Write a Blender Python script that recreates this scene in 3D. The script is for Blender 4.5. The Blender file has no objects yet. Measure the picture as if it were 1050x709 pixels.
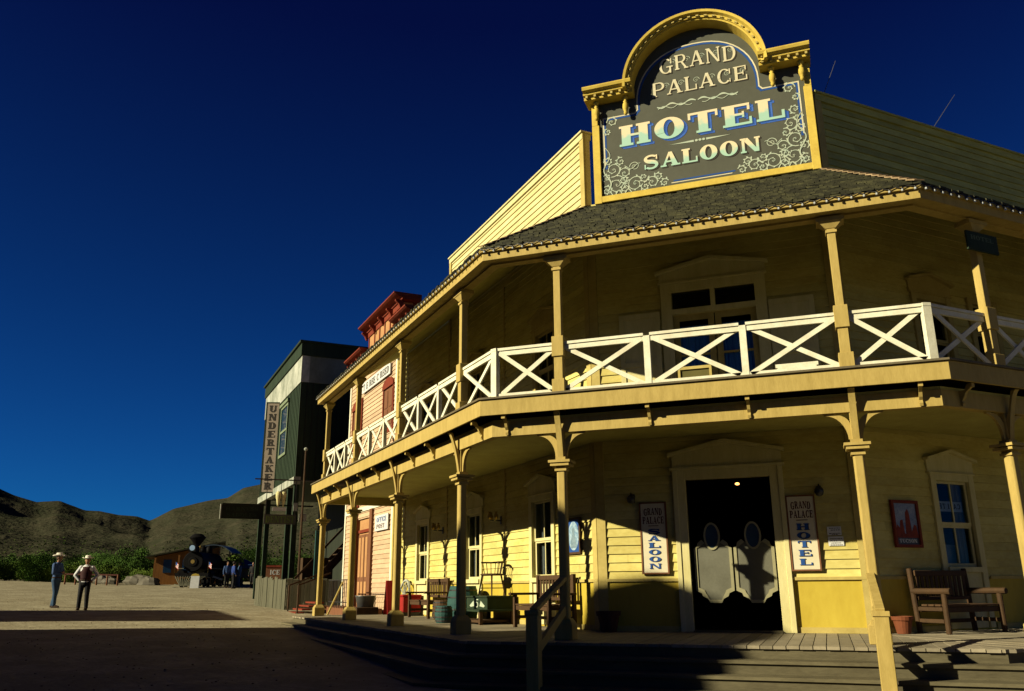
import bpy, bmesh, math, random
from mathutils import Vector, Matrix, noise
random.seed(7)
PI = math.pi; Q = math.sqrt(.5); T8 = math.tan(PI/8)
scene = bpy.context.scene
col = scene.collection

# ------------------------------------------------------------------ camera
CAM = Vector((1.5945, -12.6652, .78))
yaw, pitch, roll = math.radians(-19.89), math.radians(16.02), math.radians(-.45)
Fv = Vector((math.sin(yaw)*math.cos(pitch), math.cos(yaw)*math.cos(pitch), math.sin(pitch)))
Rv = Vector((math.cos(yaw), -math.sin(yaw), 0)); Uv = Rv.cross(Fv)
R2 = Rv*math.cos(roll)+Uv*math.sin(roll); U2 = Uv*math.cos(roll)-Rv*math.sin(roll)
cd = bpy.data.cameras.new('camera'); cam = bpy.data.objects.new('camera', cd); col.objects.link(cam)
m = Matrix((R2, U2, -Fv)).transposed().to_4x4(); m.translation = CAM
cam.matrix_world = m
cd.sensor_width = 36; cd.lens = 36*857.3/1050; cd.clip_start = .05; cd.clip_end = 9000
scene.camera = cam

# ------------------------------------------------------------------ light
SKYT = (.038, .085, .40, 1); SKYH = (.052, .50, 1.05, 1)        # a polariser's deep blue sky
SUN_EL = math.radians(24.7); SUN_AZ = 225+.8          # clockwise from +Y, where the sun stands
wd = bpy.data.worlds.new('World'); scene.world = wd; wd.use_nodes = True
nt = wd.node_tree; nt.nodes.clear()
out = nt.nodes.new('ShaderNodeOutputWorld'); bg = nt.nodes.new('ShaderNodeBackground')
sky = nt.nodes.new('ShaderNodeTexSky'); sky.sky_type = 'NISHITA'; sky.sun_disc = False
sky.sun_elevation = SUN_EL; sky.sun_rotation = math.radians(SUN_AZ)
sky.air_density = .8; sky.dust_density = .2; sky.ozone_density = 4; sky.altitude = 900
hs = nt.nodes.new('ShaderNodeHueSaturation'); hs.inputs['Saturation'].default_value = 1.0; hs.inputs['Value'].default_value = .62
gm = nt.nodes.new('ShaderNodeGamma'); gm.inputs[1].default_value = 1.0
nt.links.new(sky.outputs[0], hs.inputs['Color']); nt.links.new(hs.outputs[0], gm.inputs[0])
tint = nt.nodes.new('ShaderNodeMix'); tint.data_type = 'RGBA'; tint.blend_type = 'MULTIPLY'; tint.inputs['Factor'].default_value = 1
tcw = nt.nodes.new('ShaderNodeTexCoord'); sxw = nt.nodes.new('ShaderNodeSeparateXYZ'); nt.links.new(tcw.outputs['Generated'], sxw.inputs[0])
rmp = nt.nodes.new('ShaderNodeValToRGB'); nt.links.new(sxw.outputs[2], rmp.inputs[0]); nt.links.new(rmp.outputs[0], tint.inputs['B'])
rmp.color_ramp.elements[0].position = .0; rmp.color_ramp.elements[0].color = SKYH
rmp.color_ramp.elements[1].position = .6; rmp.color_ramp.elements[1].color = SKYT
nt.links.new(gm.outputs[0], tint.inputs['A']); nt.links.new(tint.outputs['Result'], bg.inputs[0]); nt.links.new(bg.outputs[0], out.inputs[0])
bg.inputs[1].default_value = .05
sl = bpy.data.lights.new('sun', 'SUN'); sl.energy = 5; sl.angle = math.radians(.5); sl.color = (1, .91, .64)
so = bpy.data.objects.new('sun', sl); col.objects.link(so)
a = math.radians(SUN_AZ)
sdir = Vector((math.sin(a)*math.cos(SUN_EL), math.cos(a)*math.cos(SUN_EL), math.sin(SUN_EL)))
so.rotation_euler = sdir.to_track_quat('Z', 'Y').to_euler(); so.location = (-20, -20, 30)
scene.view_settings.view_transform = 'Standard'; scene.view_settings.look = 'None'
scene.view_settings.exposure = .9; scene.view_settings.gamma = 1
scene.render.engine = 'CYCLES'
scene.cycles.max_bounces = 6; scene.cycles.diffuse_bounces = 2

# ------------------------------------------------------------------ materials
def mat(name, color, c2=None, rough=.75, scale=3., stretch=(1, 1, 1), bump=.15, fine=1., metal=0, spec=.18, emit=None, amt=.5, bd=.01, isl=0):
    m = bpy.data.materials.new(name); m.use_nodes = True
    n = m.node_tree.nodes; l = m.node_tree.links; b = n['Principled BSDF']
    b.inputs['Roughness'].default_value = rough; b.inputs['Metallic'].default_value = metal
    b.inputs['Specular IOR Level'].default_value = spec
    c2 = c2 or tuple(x*.72 for x in color)
    if not emit: color = tuple(x*.7 for x in color); c2 = tuple(x*.7 for x in c2)
    tc = n.new('ShaderNodeTexCoord'); mp = n.new('ShaderNodeMapping'); mp.inputs['Scale'].default_value = stretch
    l.new(tc.outputs['Object'], mp.inputs[0])
    n1 = n.new('ShaderNodeTexNoise'); n1.inputs['Scale'].default_value = scale; n1.inputs['Detail'].default_value = 6; n1.inputs['Roughness'].default_value = .65
    n2 = n.new('ShaderNodeTexNoise'); n2.inputs['Scale'].default_value = scale*9; n2.inputs['Detail'].default_value = 3
    l.new(mp.outputs[0], n1.inputs[0]); l.new(mp.outputs[0], n2.inputs[0])
    mx = n.new('ShaderNodeMath'); mx.operation = 'MULTIPLY_ADD'; mx.inputs[1].default_value = .35*fine
    l.new(n2.outputs[0], mx.inputs[0]); l.new(n1.outputs[0], mx.inputs[2])
    mr = n.new('ShaderNodeMapRange'); mr.inputs['From Min'].default_value = .42; mr.inputs['From Max'].default_value = .42+.8*(1-amt)+.1
    l.new(mx.outputs[0], mr.inputs[0])
    mc = n.new('ShaderNodeMix'); mc.data_type = 'RGBA'
    mc.inputs['A'].default_value = (*color, 1); mc.inputs['B'].default_value = (*c2, 1)
    l.new(mr.outputs[0], mc.inputs['Factor']); l.new(mc.outputs['Result'], b.inputs['Base Color'])
    if isl:        # every board or shingle takes its own tone
        ge = n.new('ShaderNodeNewGeometry'); hv = n.new('ShaderNodeHueSaturation'); r2 = n.new('ShaderNodeMapRange')
        r2.inputs['To Min'].default_value = 1-isl; r2.inputs['To Max'].default_value = 1+isl*.6
        l.new(ge.outputs['Random Per Island'], r2.inputs[0]); l.new(r2.outputs[0], hv.inputs['Value']); l.new(mc.outputs['Result'], hv.inputs['Color']); l.new(hv.outputs[0], b.inputs['Base Color'])
    if bump:
        bp = n.new('ShaderNodeBump'); bp.inputs['Strength'].default_value = bump; bp.inputs['Distance'].default_value = bd
        l.new(mx.outputs[0], bp.inputs['Height']); l.new(bp.outputs[0], b.inputs['Normal'])
    if emit:
        b.inputs['Emission Color'].default_value = (*color, 1); b.inputs['Emission Strength'].default_value = emit
    return m
WS = (.6, .6, 2.5)
M_WALL = mat('yellow_clapboard', (.80, .70, .24), (.58, .47, .13), stretch=(1, 1, 2.2), scale=1.1, amt=.62, bump=.3, isl=0.13)
M_WAINS = mat('ochre_wainscot', (.62, .47, .06), (.48, .34, .035), stretch=(1, 1, .4), scale=1.5)
M_TRIM = mat('buff_trim', (.60, .47, .15), (.42, .32, .09), stretch=(1, 1, 1.2), scale=2.2, amt=.5)
M_POST = mat('buff_post', (.56, .41, .125), (.38, .27, .07), stretch=(4, 4, .8), scale=2.2, amt=.5, bump=.3)
M_CREAM = mat('cream_casing', (.78, .70, .36), (.6, .52, .22), stretch=(3, 3, .6), scale=2)
M_WHITE = mat('white_rail_paint', (.95, .93, .72), (.66, .6, .42), scale=4, amt=.48, bump=.35)
M_SOFF = mat('soffit_boards', (.60, .54, .16), (.42, .36, .10), scale=2)
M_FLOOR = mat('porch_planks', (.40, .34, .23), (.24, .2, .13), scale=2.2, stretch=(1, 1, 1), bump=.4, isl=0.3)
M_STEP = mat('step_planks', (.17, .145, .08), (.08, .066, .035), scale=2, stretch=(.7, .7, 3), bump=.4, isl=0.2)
M_SHING = mat('wood_shingle', (.085, .08, .032), (.028, .027, .012), scale=5, bump=.6, amt=.7, isl=0.55)
M_SHINGL = mat('pale_shingle', (.42, .30, .17), (.25, .17, .09), scale=5, isl=0.3)
M_PARD = mat('shade_olive_board', (.66, .64, .19), (.42, .40, .11), stretch=(1, 1, 3), scale=1.6, isl=0.2)  # olive tone puts the right parapet's shade into its boards
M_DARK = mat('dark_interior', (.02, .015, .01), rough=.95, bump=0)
M_SIGNF = mat('sign_field', (.105, .106, .075), (.078, .078, .054), scale=1.2, bump=.05)
M_GOLD = mat('sign_frame_yellow', (.78, .58, .10), (.56, .38, .06), scale=3)
M_LET = mat('cream_letter', (.78, .72, .5), (.6, .52, .32), scale=6, bump=0)
M_MINT = mat('mint_scroll', (.42, .52, .40), (.55, .56, .40), scale=5, bump=0)
M_BLUE = mat('blue_letter', (.02, .07, .38), (.07, .18, .55), scale=4, bump=0, amt=.55)
M_BLUE2 = mat('deep_blue_letter', (.015, .06, .26), (.02, .09, .3), scale=6, bump=0)
M_SHAD = mat('dark_letter_shade', (.05, .04, .03), bump=0)
M_REDL = mat('maroon_letter', (.10, .012, .01), bump=0)
M_BLACK = mat('black_iron', (.012, .012, .014), (.03, .025, .02), rough=.45, scale=6, spec=.5)
M_WOODD = mat('dark_bench_wood', (.06, .03, .014), (.10, .055, .022), stretch=(4, 4, 1), scale=3)
M_LOG = mat('peeled_log', (.085, .045, .018), (.04, .022, .01), scale=5)
M_TERRA = mat('terracotta', (.22, .065, .025), (.15, .045, .018), scale=4)
M_TEAL = mat('teal_paint', (.022, .07, .066), (.035, .10, .085), scale=3)
M_RED = mat('red_paint', (.42, .02, .015), (.28, .015, .01), scale=3)
M_PINK = mat('salmon_clapboard', (.70, .50, .31), (.52, .34, .2), stretch=(1, 1, 3), scale=1.6, isl=0.13)
M_ORRED = mat('brick_red_trim', (.26, .045, .016), (.16, .025, .01), scale=3)
M_BROWN = mat('brown_door', (.26, .11, .045), (.15, .06, .03), stretch=(4, 4, .6), scale=2)
M_TAN = mat('tan_panel', (.55, .30, .12), (.42, .2, .08), scale=2)
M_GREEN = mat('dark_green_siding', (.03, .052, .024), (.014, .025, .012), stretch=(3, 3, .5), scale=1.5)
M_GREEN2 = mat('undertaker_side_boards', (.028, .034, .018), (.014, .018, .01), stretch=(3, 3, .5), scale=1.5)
M_OLDW = mat('flaked_white_paint', (.62, .62, .52), (.22, .24, .18), stretch=(1, 1, .6), scale=1.2, amt=.6)
M_FENCE = mat('grey_fence_board', (.15, .14, .09), (.07, .07, .04), stretch=(5, 5, .5), scale=2, isl=0.3)
M_PAPER = mat('white_paper', (.75, .74, .7), (.6, .6, .56), scale=5, bump=0)
M_STEEL = mat('grey_metal', (.22, .22, .22), (.2, .2, .2), rough=.4, metal=.6)
M_SKIN = mat('skin', (.42, .22, .13), bump=0)
M_DENIM = mat('blue_denim_shirt', (.05, .10, .24), (.035, .07, .17), scale=8)
M_JEAN = mat('blue_jeans', (.03, .075, .15), (.02, .05, .1), scale=8)
M_BLKC = mat('black_cloth', (.008, .007, .008), bump=0)
M_MAROON = mat('dark_vest', (.05, .012, .012), bump=0)
M_SHIRTW = mat('white_shirt', (.8, .8, .78), bump=0)
M_HATW = mat('white_felt_hat', (.82, .78, .66), (.7, .62, .48), scale=8, bump=0)
M_BRASS = mat('brass', (.45, .3, .08), rough=.4, metal=.8)
M_HAIR = mat('dark_hair', (.03, .02, .012), bump=0)
M_BOOT = mat('brown_boot', (.05, .025, .012), bump=0)

def glass(name, tint=(.8, .9, 1), t=.55):
    m = bpy.data.materials.new(name); m.use_nodes = True; n = m.node_tree.nodes; l = m.node_tree.links
    n.remove(n['Principled BSDF']); tr = n.new('ShaderNodeBsdfTransparent'); g = n.new('ShaderNodeBsdfGlossy')
    g.inputs['Roughness'].default_value = .02; tr.inputs[0].default_value = (*[x*t+.3 for x in tint], 1)
    lw = n.new('ShaderNodeLayerWeight'); lw.inputs[0].default_value = .5; pw = n.new('ShaderNodeMath'); pw.operation = 'POWER'; pw.inputs[1].default_value = 3
    fr = n.new('ShaderNodeMath'); fr.operation = 'MULTIPLY_ADD'; fr.inputs[1].default_value = .08; fr.inputs[2].default_value = .01; l.new(lw.outputs['Facing'], pw.inputs[0]); l.new(pw.outputs[0], fr.inputs[0]); mx = n.new('ShaderNodeMixShader')
    nz = n.new('ShaderNodeTexNoise'); nz.inputs['Scale'].default_value = 2.5; bp = n.new('ShaderNodeBump'); bp.inputs['Strength'].default_value = .08
    l.new(nz.outputs[0], bp.inputs['Height']); l.new(bp.outputs[0], g.inputs['Normal'])
    l.new(fr.outputs[0], mx.inputs[0]); l.new(tr.outputs[0], mx.inputs[1]); l.new(g.outputs[0], mx.inputs[2])
    l.new(mx.outputs[0], n['Material Output'].inputs[0]); return m
M_GLASS = glass('window_glass')
M_BGLASS = mat('sky_toned_glass', (.02, .06, .12), rough=.08, spec=.9, bump=0)  # blue base stands in for sky mirrored in the door ovals
M_CURT = mat('lace_curtain', (.6, .56, .45), (.35, .3, .22), stretch=(14, 14, .5), scale=1, bump=.3)
M_BCURT = mat('blue_curtain', (.2, .5, .95), (.1, .25, .5), stretch=(20, 20, .4), scale=1, bump=.3)
M_GCURT = mat('brown_shade', (.16, .12, .07), (.08, .06, .035), stretch=(14, 14, .4), scale=1)
M_BULB = mat('clear_bulb', (.6, .62, .6), rough=.2, spec=.8, bump=0)
M_LIT = mat('lit_bulb', (1, .42, .1), emit=2.5, bump=0)

# ------------------------------------------------------------------ mesh kit
class Fr:
    """viewer-right x, outward o, up z for a wall whose outward normal is turned by theta"""
    def __init__(s, ox=0, oy=0, th=0, oz=0): s.o = Vector((ox, oy, oz)); s.c = math.cos(th); s.s = math.sin(th); s.th = th
    def p(s, x, o, z): return Vector((s.o.x+x*s.c+o*s.s, s.o.y+x*s.s-o*s.c, s.o.z+z))
ID = Fr()
CV = 3.289
FM = Fr(); FL = Fr(-CV, 0, -PI/4); FR_ = Fr(CV, 0, PI/4)      # FL: x = -t

class MB:
    def __init__(s): s.v = []; s.f = []
    def poly(s, pts): i = len(s.v); s.v += [Vector(p) for p in pts]; s.f.append(list(range(i, i+len(pts))))
    def prismw(s, a, b):
        """closed prism between two equal rings of world points"""
        n = len(a); i = len(s.v); s.v += [Vector(p) for p in a]+[Vector(p) for p in b]
        s.f.append([i+k for k in range(n)][::-1]); s.f.append([i+n+k for k in range(n)])
        for k in range(n): j = (k+1) % n; s.f.append([i+k, i+j, i+n+j, i+n+k])
    def box(s, fr, x0, x1, o0, o1, z0, z1):
        s.prismw([fr.p(x0, o0, z0), fr.p(x1, o0, z0), fr.p(x1, o1, z0), fr.p(x0, o1, z0)],
                 [fr.p(x0, o0, z1), fr.p(x1, o0, z1), fr.p(x1, o1, z1), fr.p(x0, o1, z1)])
    def face(s, fr, pts, o0, o1):                  # polygon in (x,z), thickness o0..o1
        s.prismw([fr.p(x, o0, z) for x, z in pts], [fr.p(x, o1, z) for x, z in pts])
    def side(s, fr, pts, x0, x1):                  # polygon in (o,z), thickness x0..x1
        s.prismw([fr.p(x0, o, z) for o, z in pts], [fr.p(x1, o, z) for o, z in pts])
    def tube(s, p, q, r0, r1=None, n=8, caps=True):
        p = Vector(p); q = Vector(q); r1 = r0 if r1 is None else r1
        d = (q-p).normalized(); u = d.orthogonal().normalized(); w = d.cross(u)
        A = [p+(u*math.cos(2*PI*k/n)+w*math.sin(2*PI*k/n))*r0 for k in range(n)]
        B = [q+(u*math.cos(2*PI*k/n)+w*math.sin(2*PI*k/n))*r1 for k in range(n)]
        s.prismw(A, B)
    def bar(s, p, q, w, h):                        # rectangular bar, h measured near vertical
        p = Vector(p); q = Vector(q); d = (q-p).normalized(); u = d.cross(Vector((0, 0, 1)))
        u = u.normalized() if u.length > 1e-4 else Vector((1, 0, 0)); v = u.cross(d)
        k = [(-1, -1), (1, -1), (1, 1), (-1, 1)]
        s.prismw([p+u*a*w/2+v*b*h/2 for a, b in k], [q+u*a*w/2+v*b*h/2 for a, b in k])
    def lathe(s, c, prof, n=16, ax=None):          # prof: (r, z)
        c = Vector(c); i = len(s.v); m = len(prof)
        for r, z in prof:
            for k in range(n):
                a = 2*PI*k/n; s.v.append(c+Vector((r*math.cos(a), r*math.sin(a), z)))
        for j in range(m-1):
            for k in range(n): k2 = (k+1) % n; s.f.append([i+j*n+k, i+j*n+k2, i+(j+1)*n+k2, i+(j+1)*n+k])
        s.f.append([i+k for k in range(n)][::-1]); s.f.append([i+(m-1)*n+k for k in range(n)])
    def ball(s, c, r, sc=(1, 1, 1), n=10, m=6, jit=0):
        c = Vector(c); i = len(s.v)
        for j in range(m+1):
            t = PI*j/m
            for k in range(n):
                a = 2*PI*k/n; rr = r*(1+random.uniform(-jit, jit))
                s.v.append(c+Vector((rr*math.sin(t)*math.cos(a)*sc[0], rr*math.sin(t)*math.sin(a)*sc[1], rr*math.cos(t)*sc[2])))
        for j in range(m):
            for k in range(n): k2 = (k+1) % n; s.f.append([i+j*n+k, i+(j+1)*n+k, i+(j+1)*n+k2, i+j*n+k2])
    def mesh(s, name, m, smooth=False, recalc=True):
        me = bpy.data.meshes.new(name); me.from_pydata([tuple(v) for v in s.v], [], s.f); me.validate()
        if recalc:
            bm = bmesh.new(); bm.from_mesh(me); bmesh.ops.recalc_face_normals(bm, faces=bm.faces); bm.to_mesh(me); bm.free()
        me.materials.append(m)
        if smooth:
            for p in me.polygons: p.use_smooth = True
        return me
    def build(s, name, m, parent=None, loc=None, smooth=False, bevel=0, recalc=True, local=False):
        if parent is not None and not local:
            mi = WM[parent.name].inverted(); s.v = [mi @ v for v in s.v]
        me = s.mesh(name, m, smooth, recalc)
        o = bpy.data.objects.new(name, me); col.objects.link(o)
        if parent is not None: o.parent = parent; WM[o.name] = WM[parent.name]
        else: WM[o.name] = Matrix()
        if bevel:
            b = o.modifiers.new('bevel', 'BEVEL'); b.width = bevel; b.segments = 1; b.limit_method = 'ANGLE'
        return o
WM = {}
def tag(o, label=None, cat=None, group=None, kind=None):
    if label: o['label'] = label
    if cat: o['category'] = cat
    if group: o['group'] = group
    if kind: o['kind'] = kind
    return o
def thing(name, loc, label, cat, group=None, rz=0):
    o = bpy.data.objects.new(name, None); col.objects.link(o); o.location = loc; o.rotation_euler = (0, 0, rz)
    o.empty_display_size = .2
    WM[o.name] = Matrix.Translation(Vector(loc)) @ Matrix.Rotation(rz, 4, 'Z')
    return tag(o, label, cat, group)
def solo(o, label, cat, group=None):               # a one-mesh thing: put its origin at its base
    me = o.data; xs = [v.co.x for v in me.vertices]; ys = [v.co.y for v in me.vertices]; zs = [v.co.z for v in me.vertices]
    c = Vector(((min(xs)+max(xs))/2, (min(ys)+max(ys))/2, min(zs)))
    me.transform(Matrix.Translation(-c)); o.location = c
    return tag(o, label, cat, group)
def copy_thing(src, loc, rz, label, group=None):
    def rec(o, par):
        c = o.copy(); col.objects.link(c)
        if par: c.parent = par
        for ch in o.children: rec(ch, c)
        return c
    r = rec(src, None); r.location = loc; r.rotation_euler = (0, 0, rz); r['label'] = label
    if group: r['group'] = group
    return r

def ring(t_end, r_end, o):
    return [(-CV-Q*t_end-Q*o, Q*t_end-Q*o), (-CV-o*T8, -o), (CV+o*T8, -o), (CV+Q*r_end+Q*o, Q*r_end-Q*o)]
def sweep(mb, sec, te, re_):
    """sweep a closed (o,z) section along left wall - corner wall - right wall"""
    rings = [[Vector((*ring(te, re_, o)[k], z)) for o, z in sec] for k in range(4)]
    n = len(sec); i = len(mb.v)
    for r in rings: mb.v += r
    mb.f.append([i+k for k in range(n)]); mb.f.append([i+3*n+k for k in range(n)][::-1])
    for j in range(3):
        for k in range(n): k2 = (k+1) % n; mb.f.append([i+j*n+k, i+j*n+k2, i+(j+1)*n+k2, i+(j+1)*n+k])
def rect(o0, o1, z0, z1): return [(o0, z0), (o1, z0), (o1, z1), (o0, z1)]

# terrain height: the street climbs gently away from the camera and to the left
FH = Vector((Fv.x, Fv.y, 0)).normalized(); RH = Vector((FH.y, -FH.x, 0))
def gz(x, y):
    r = Vector((x, y, 0))-Vector((CAM.x, CAM.y, 0)); d = r.dot(FH); l = r.dot(RH)
    l = max(-42, min(6, l)); d = max(-30, min(92, d))
    return -.78+.0163*d-.027*l
def at(px, py, d):                                  # point of the photograph at a given depth, for placing things only
    r = Fv*857.3+R2*(px-525)-U2*(py-354.3); return CAM+r*(d/r.dot(FH))
def onground(px, d):
    p = at(px, 600, d); return Vector((p.x, p.y, gz(p.x, p.y)))

# ------------------------------------------------------------------ ground, hills
def ground_mat():
    m = mat('packed_sand', (.42, .375, .255), (.28, .24, .155), scale=.9, bump=1, rough=1, spec=0, amt=.72, bd=.06)
    return m
def desert_mat():
    m = mat('scrub_hillside', (.026, .032, .017), (.066, .058, .037), scale=.022, bump=1, rough=1, spec=0, amt=.5, bd=6)
    return m
mb = MB(); NA = 180; radii = [0]+[1.5*1.075**k for k in range(110)]
radii = [r for r in radii if r < 3800]
for r in radii:
    for k in range(NA):
        a = 2*PI*k/NA; x = CAM.x+r*math.cos(a); y = CAM.y+r*math.sin(a)
        z = gz(x, y)+.02*noise.noise(Vector((x*.35, y*.35, 0)))*(1 if r > 6 else .3)
        mb.v.append(Vector((x, y, z)))
for j in range(len(radii)-1):
    for k in range(NA): k2 = (k+1) % NA; mb.f.append([j*NA+k, j*NA+k2, (j+1)*NA+k2, (j+1)*NA+k])
g = mb.build('ground', ground_mat(), smooth=True); tag(g, 'packed sandy street ground, pale where lit', kind='structure')

RIDGE = [(-180, .05), (-90, .09), (-70, .14), (-58, .15), (-53.4, .115), (-50.62, .094), (-49.29, .087), (-48.11, .089), (-46.69, .0798), (-45.89, .0796), (-44.79, .0757), (-43.8, .0746), (-43.0, .0700), (-41.72, .0833), (-39.86, .0926), (-38.53, .0975), (-37.65, .1088), (-36.61, .1136), (-34.63, .1301), (-25, .15), (0, .1), (60, .08), (180, .05)]
def ridge(a):
    for (a0, e0), (a1, e1) in zip(RIDGE, RIDGE[1:]):
        if a0 <= a <= a1: return e0+(e1-e0)*(a-a0)/(a1-a0)
    return .05
mb = MB(); NR = 120; NAZ = 560
az0, az1 = -80, 20
for j in range(NR+1):
    s = j/NR; r = 118*(1900/118)**s
    for k in range(NAZ+1):
        az = az0+(az1-az0)*k/NAZ; ar = math.radians(az)
        x = CAM.x+r*math.sin(ar); y = CAM.y+r*math.cos(ar)
        f = min(1, max(0, (r-118)/1250)); E_ = ridge(az)
        te = .0045+(E_-.0045)*(f**.95)*(1 if r < 1370 else max(0, 1-(r-1370)/900))
        nz = noise.fractal(Vector((x*.005, y*.005, 3)), .7, 2.1, 8)
        rid = noise.ridged_multi_fractal(Vector((x*.0045+5, y*.0045, 1)), .8, 2.1, 7, 1, 2)-1.2
        am = min(f*4, 1)*(1 if f < .85 else max(.12, (1-f)/.15))
        z = .78+r*te+(nz*7+rid*13-1)*am*(.2+f)*.8
        mb.v.append(Vector((x, y, z)))
for j in range(NR):
    for k in range(NAZ): n = NAZ+1; mb.f.append([j*n+k, j*n+k+1, (j+1)*n+k+1, (j+1)*n+k])
g = mb.build('mountains', desert_mat(), smooth=True); tag(g, 'scrub covered desert mountains', kind='structure')

# ------------------------------------------------------------------ lettering
def ell(cx, cy, rx, ry, a): return (cx+rx*math.cos(a), cy+ry*math.sin(a))
def band(cx, cy, rx, ry, tx, ty, a0, a1, n=14):
    P = []
    for k in range(n):
        b0 = a0+(a1-a0)*k/n; b1 = a0+(a1-a0)*(k+1)/n
        P.append([ell(cx, cy, rx, ry, b0), ell(cx, cy, rx, ry, b1), ell(cx, cy, rx-tx, ry-ty, b1), ell(cx, cy, rx-tx, ry-ty, b0)])
    return P
def stroke(pts, ws):
    P = []; L = []
    for i, (x, y) in enumerate(pts):
        a = pts[max(0, i-1)]; b = pts[min(len(pts)-1, i+1)]; dx, dy = b[0]-a[0], b[1]-a[1]; d = math.hypot(dx, dy) or 1
        w = ws[i]/2; L.append(((x-dy/d*w, y+dx/d*w), (x+dy/d*w, y-dx/d*w)))
    for i in range(len(L)-1): P.append([L[i][0], L[i][1], L[i+1][1], L[i+1][0]])
    return P
def glyph(ch, T=.24, t=.09, e=.07):
    """slab-serif capitals, unit height; returns polygons and width"""
    R = lambda x0, y0, x1, y1: [(x0, y0), (x1, y0), (x1, y1), (x0, y1)]
    def stem(x, y0=0, y1=1, w=T, b=True, tp=True):
        r = [R(x, y0, x+w, y1)]
        if b: r.append(R(x-e, y0, x+w+e, y0+t))
        if tp: r.append(R(x-e, y1-t, x+w+e, y1))
        return r
    if ch == 'H': W = .92; return stem(e)+stem(W-e-T)+[R(e+T, .45, W-e-T, .45+t)], W
    if ch == 'I': W = T+2*e; return stem(e), W
    if ch == 'O': W = .86; return band(W/2, .5, W/2, .52, T, t, 0, 2*PI, 26), W
    if ch == 'T': W = .84; return stem(W/2-T/2, tp=False)+[R(0, 1-t, W, 1), R(0, .68, .07, 1-t), R(W-.07, .68, W, 1-t)], W
    if ch == 'E': W = .80; return stem(e)+[R(e+T, 0, W, t), R(e+T, 1-t, W-.04, 1), R(e+T, .46, W-.2, .46+t), R(W-.07, t, W, .34), R(W-.11, .68, W-.04, 1-t), R(W-.26, .36, W-.2, .65)], W
    if ch == 'F': W = .76; return stem(e)+[R(e+T, 1-t, W, 1), R(e+T, .46, W-.2, .46+t), R(W-.07, .68, W, 1-t)], W
    if ch == 'L': W = .76; return stem(e)+[R(e+T, 0, W, t), R(W-.08, t, W, .38)], W
    if ch == 'A':
        W = .94; c = W/2
        return [[(e, 0), (e+t*1.1, 0), (c+.03, .97), (c-.06, 1)], [(W-e-T*1.05, 0), (W-e, 0), (c+.1, 1), (c-.08, 1)], R(.24, .28, W-.3, .28+t),
                R(-.02, 0, e+t+.1, t), R(W-e-T-.09, 0, W+.02, t)], W
    if ch == 'N': W = .94; return stem(e, w=t*1.2)+stem(W-e-t*1.2, w=t*1.2, b=False)+[[(e+.0, 1), (e+T*1.1, 1), (W-e, 0), (W-e-T*.8, 0)]], W
    if ch == 'D': W = .86; return stem(e)+[R(e+T, 0, .46, t), R(e+T, 1-t, .46, 1)]+band(.46, .5, W-.46, .5, T, t, -PI/2, PI/2), W
    if ch == 'P': W = .80; return stem(e)+[R(e+T, .42, .46, .42+t), R(e+T, 1-t, .46, 1)]+band(.46, .71, W-.46, .29, T*.9, t, -PI/2, PI/2), W
    if ch == 'R': W = .88; return stem(e)+[R(e+T, .46, .46, .46+t), R(e+T, 1-t, .46, 1)]+band(.46, .73, W-.12-.46, .27, T*.85, t, -PI/2, PI/2)+[[(.42, .47), (.42+T*.8, .47), (W-.02, 0), (W-.02-T*.9, 0)], R(W-T-.08, 0, W+.04, t)], W
    if ch == 'C': W = .84; return band(W/2+.02, .5, W/2, .52, T, t, .75, 2*PI-.75, 20)+[R(W-.10, .62, W-.03, .98), R(W-.10, .04, W-.04, .3)], W
    if ch == 'G': W = .90; return band(W/2, .5, W/2, .52, T, t, .75, 2*PI-.75, 20)+[R(W-.12, .62, W-.05, .98), R(W-.12-T*.6, .0, W-.10, .42), R(W-.42, .40, W+.02, .40+t)], W
    if ch == 'U': W = .88; return [R(e, .35, e+T, 1), R(0, 1-t, e*2+T, 1), R(W-e-t*1.3, .35, W-e, 1), R(W-.24, 1-t, W+.02, 1)]+band(W/2, .37, W/2-e, .39, T*.8, t*1.2, PI, 2*PI), W
    if ch == 'K': W = .9; return stem(e)+[[(e+T, .38), (e+T, .5), (W-.12, 1), (W-.22, 1)], [(.42, .52), (.6, .62), (W, 0), (W-.28, 0)], R(W-.32, 1-t, W, 1), R(W-.34, 0, W+.04, t)], W
    if ch == 'S':
        W = .74; pts = []; ws = []
        for k in range(25):
            s = k/24
            if s < .5: a = .6+(s/.5)*(3*PI/2-.6+.0); x, y = W/2+(W/2-.09)*math.cos(a), .745+.21*math.sin(a)
            else: a = PI/2-((s-.5)/.5)*(PI*1.5-.6+.0); x, y = W/2+(W/2-.09)*math.cos(a), .275-.0+.23*math.sin(a)
            if abs(s-.5) < .001: y = .52
            pts.append((x, y)); ws.append(t+.02+(T-t)*math.exp(-((s-.5)/.16)**2)*.9)
        return stroke(pts, ws)+[R(W-.12, .66, W-.05, .98), R(.03, .03, .10, .36)], W
    if ch == '5':
        W = .6; return [R(.08, .88, .55, 1), R(.08, .52, .18, .9)]+band(.27, .32, .28, .34, .13, .1, -PI*.8, PI*.62, 14), W
    if ch == '&': return band(.35, .72, .22, .28, .1, .08, 0, 2*PI, 12)+band(.35, .26, .33, .28, .14, .08, 0, 2*PI, 14), .8
    return [], .45
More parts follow.
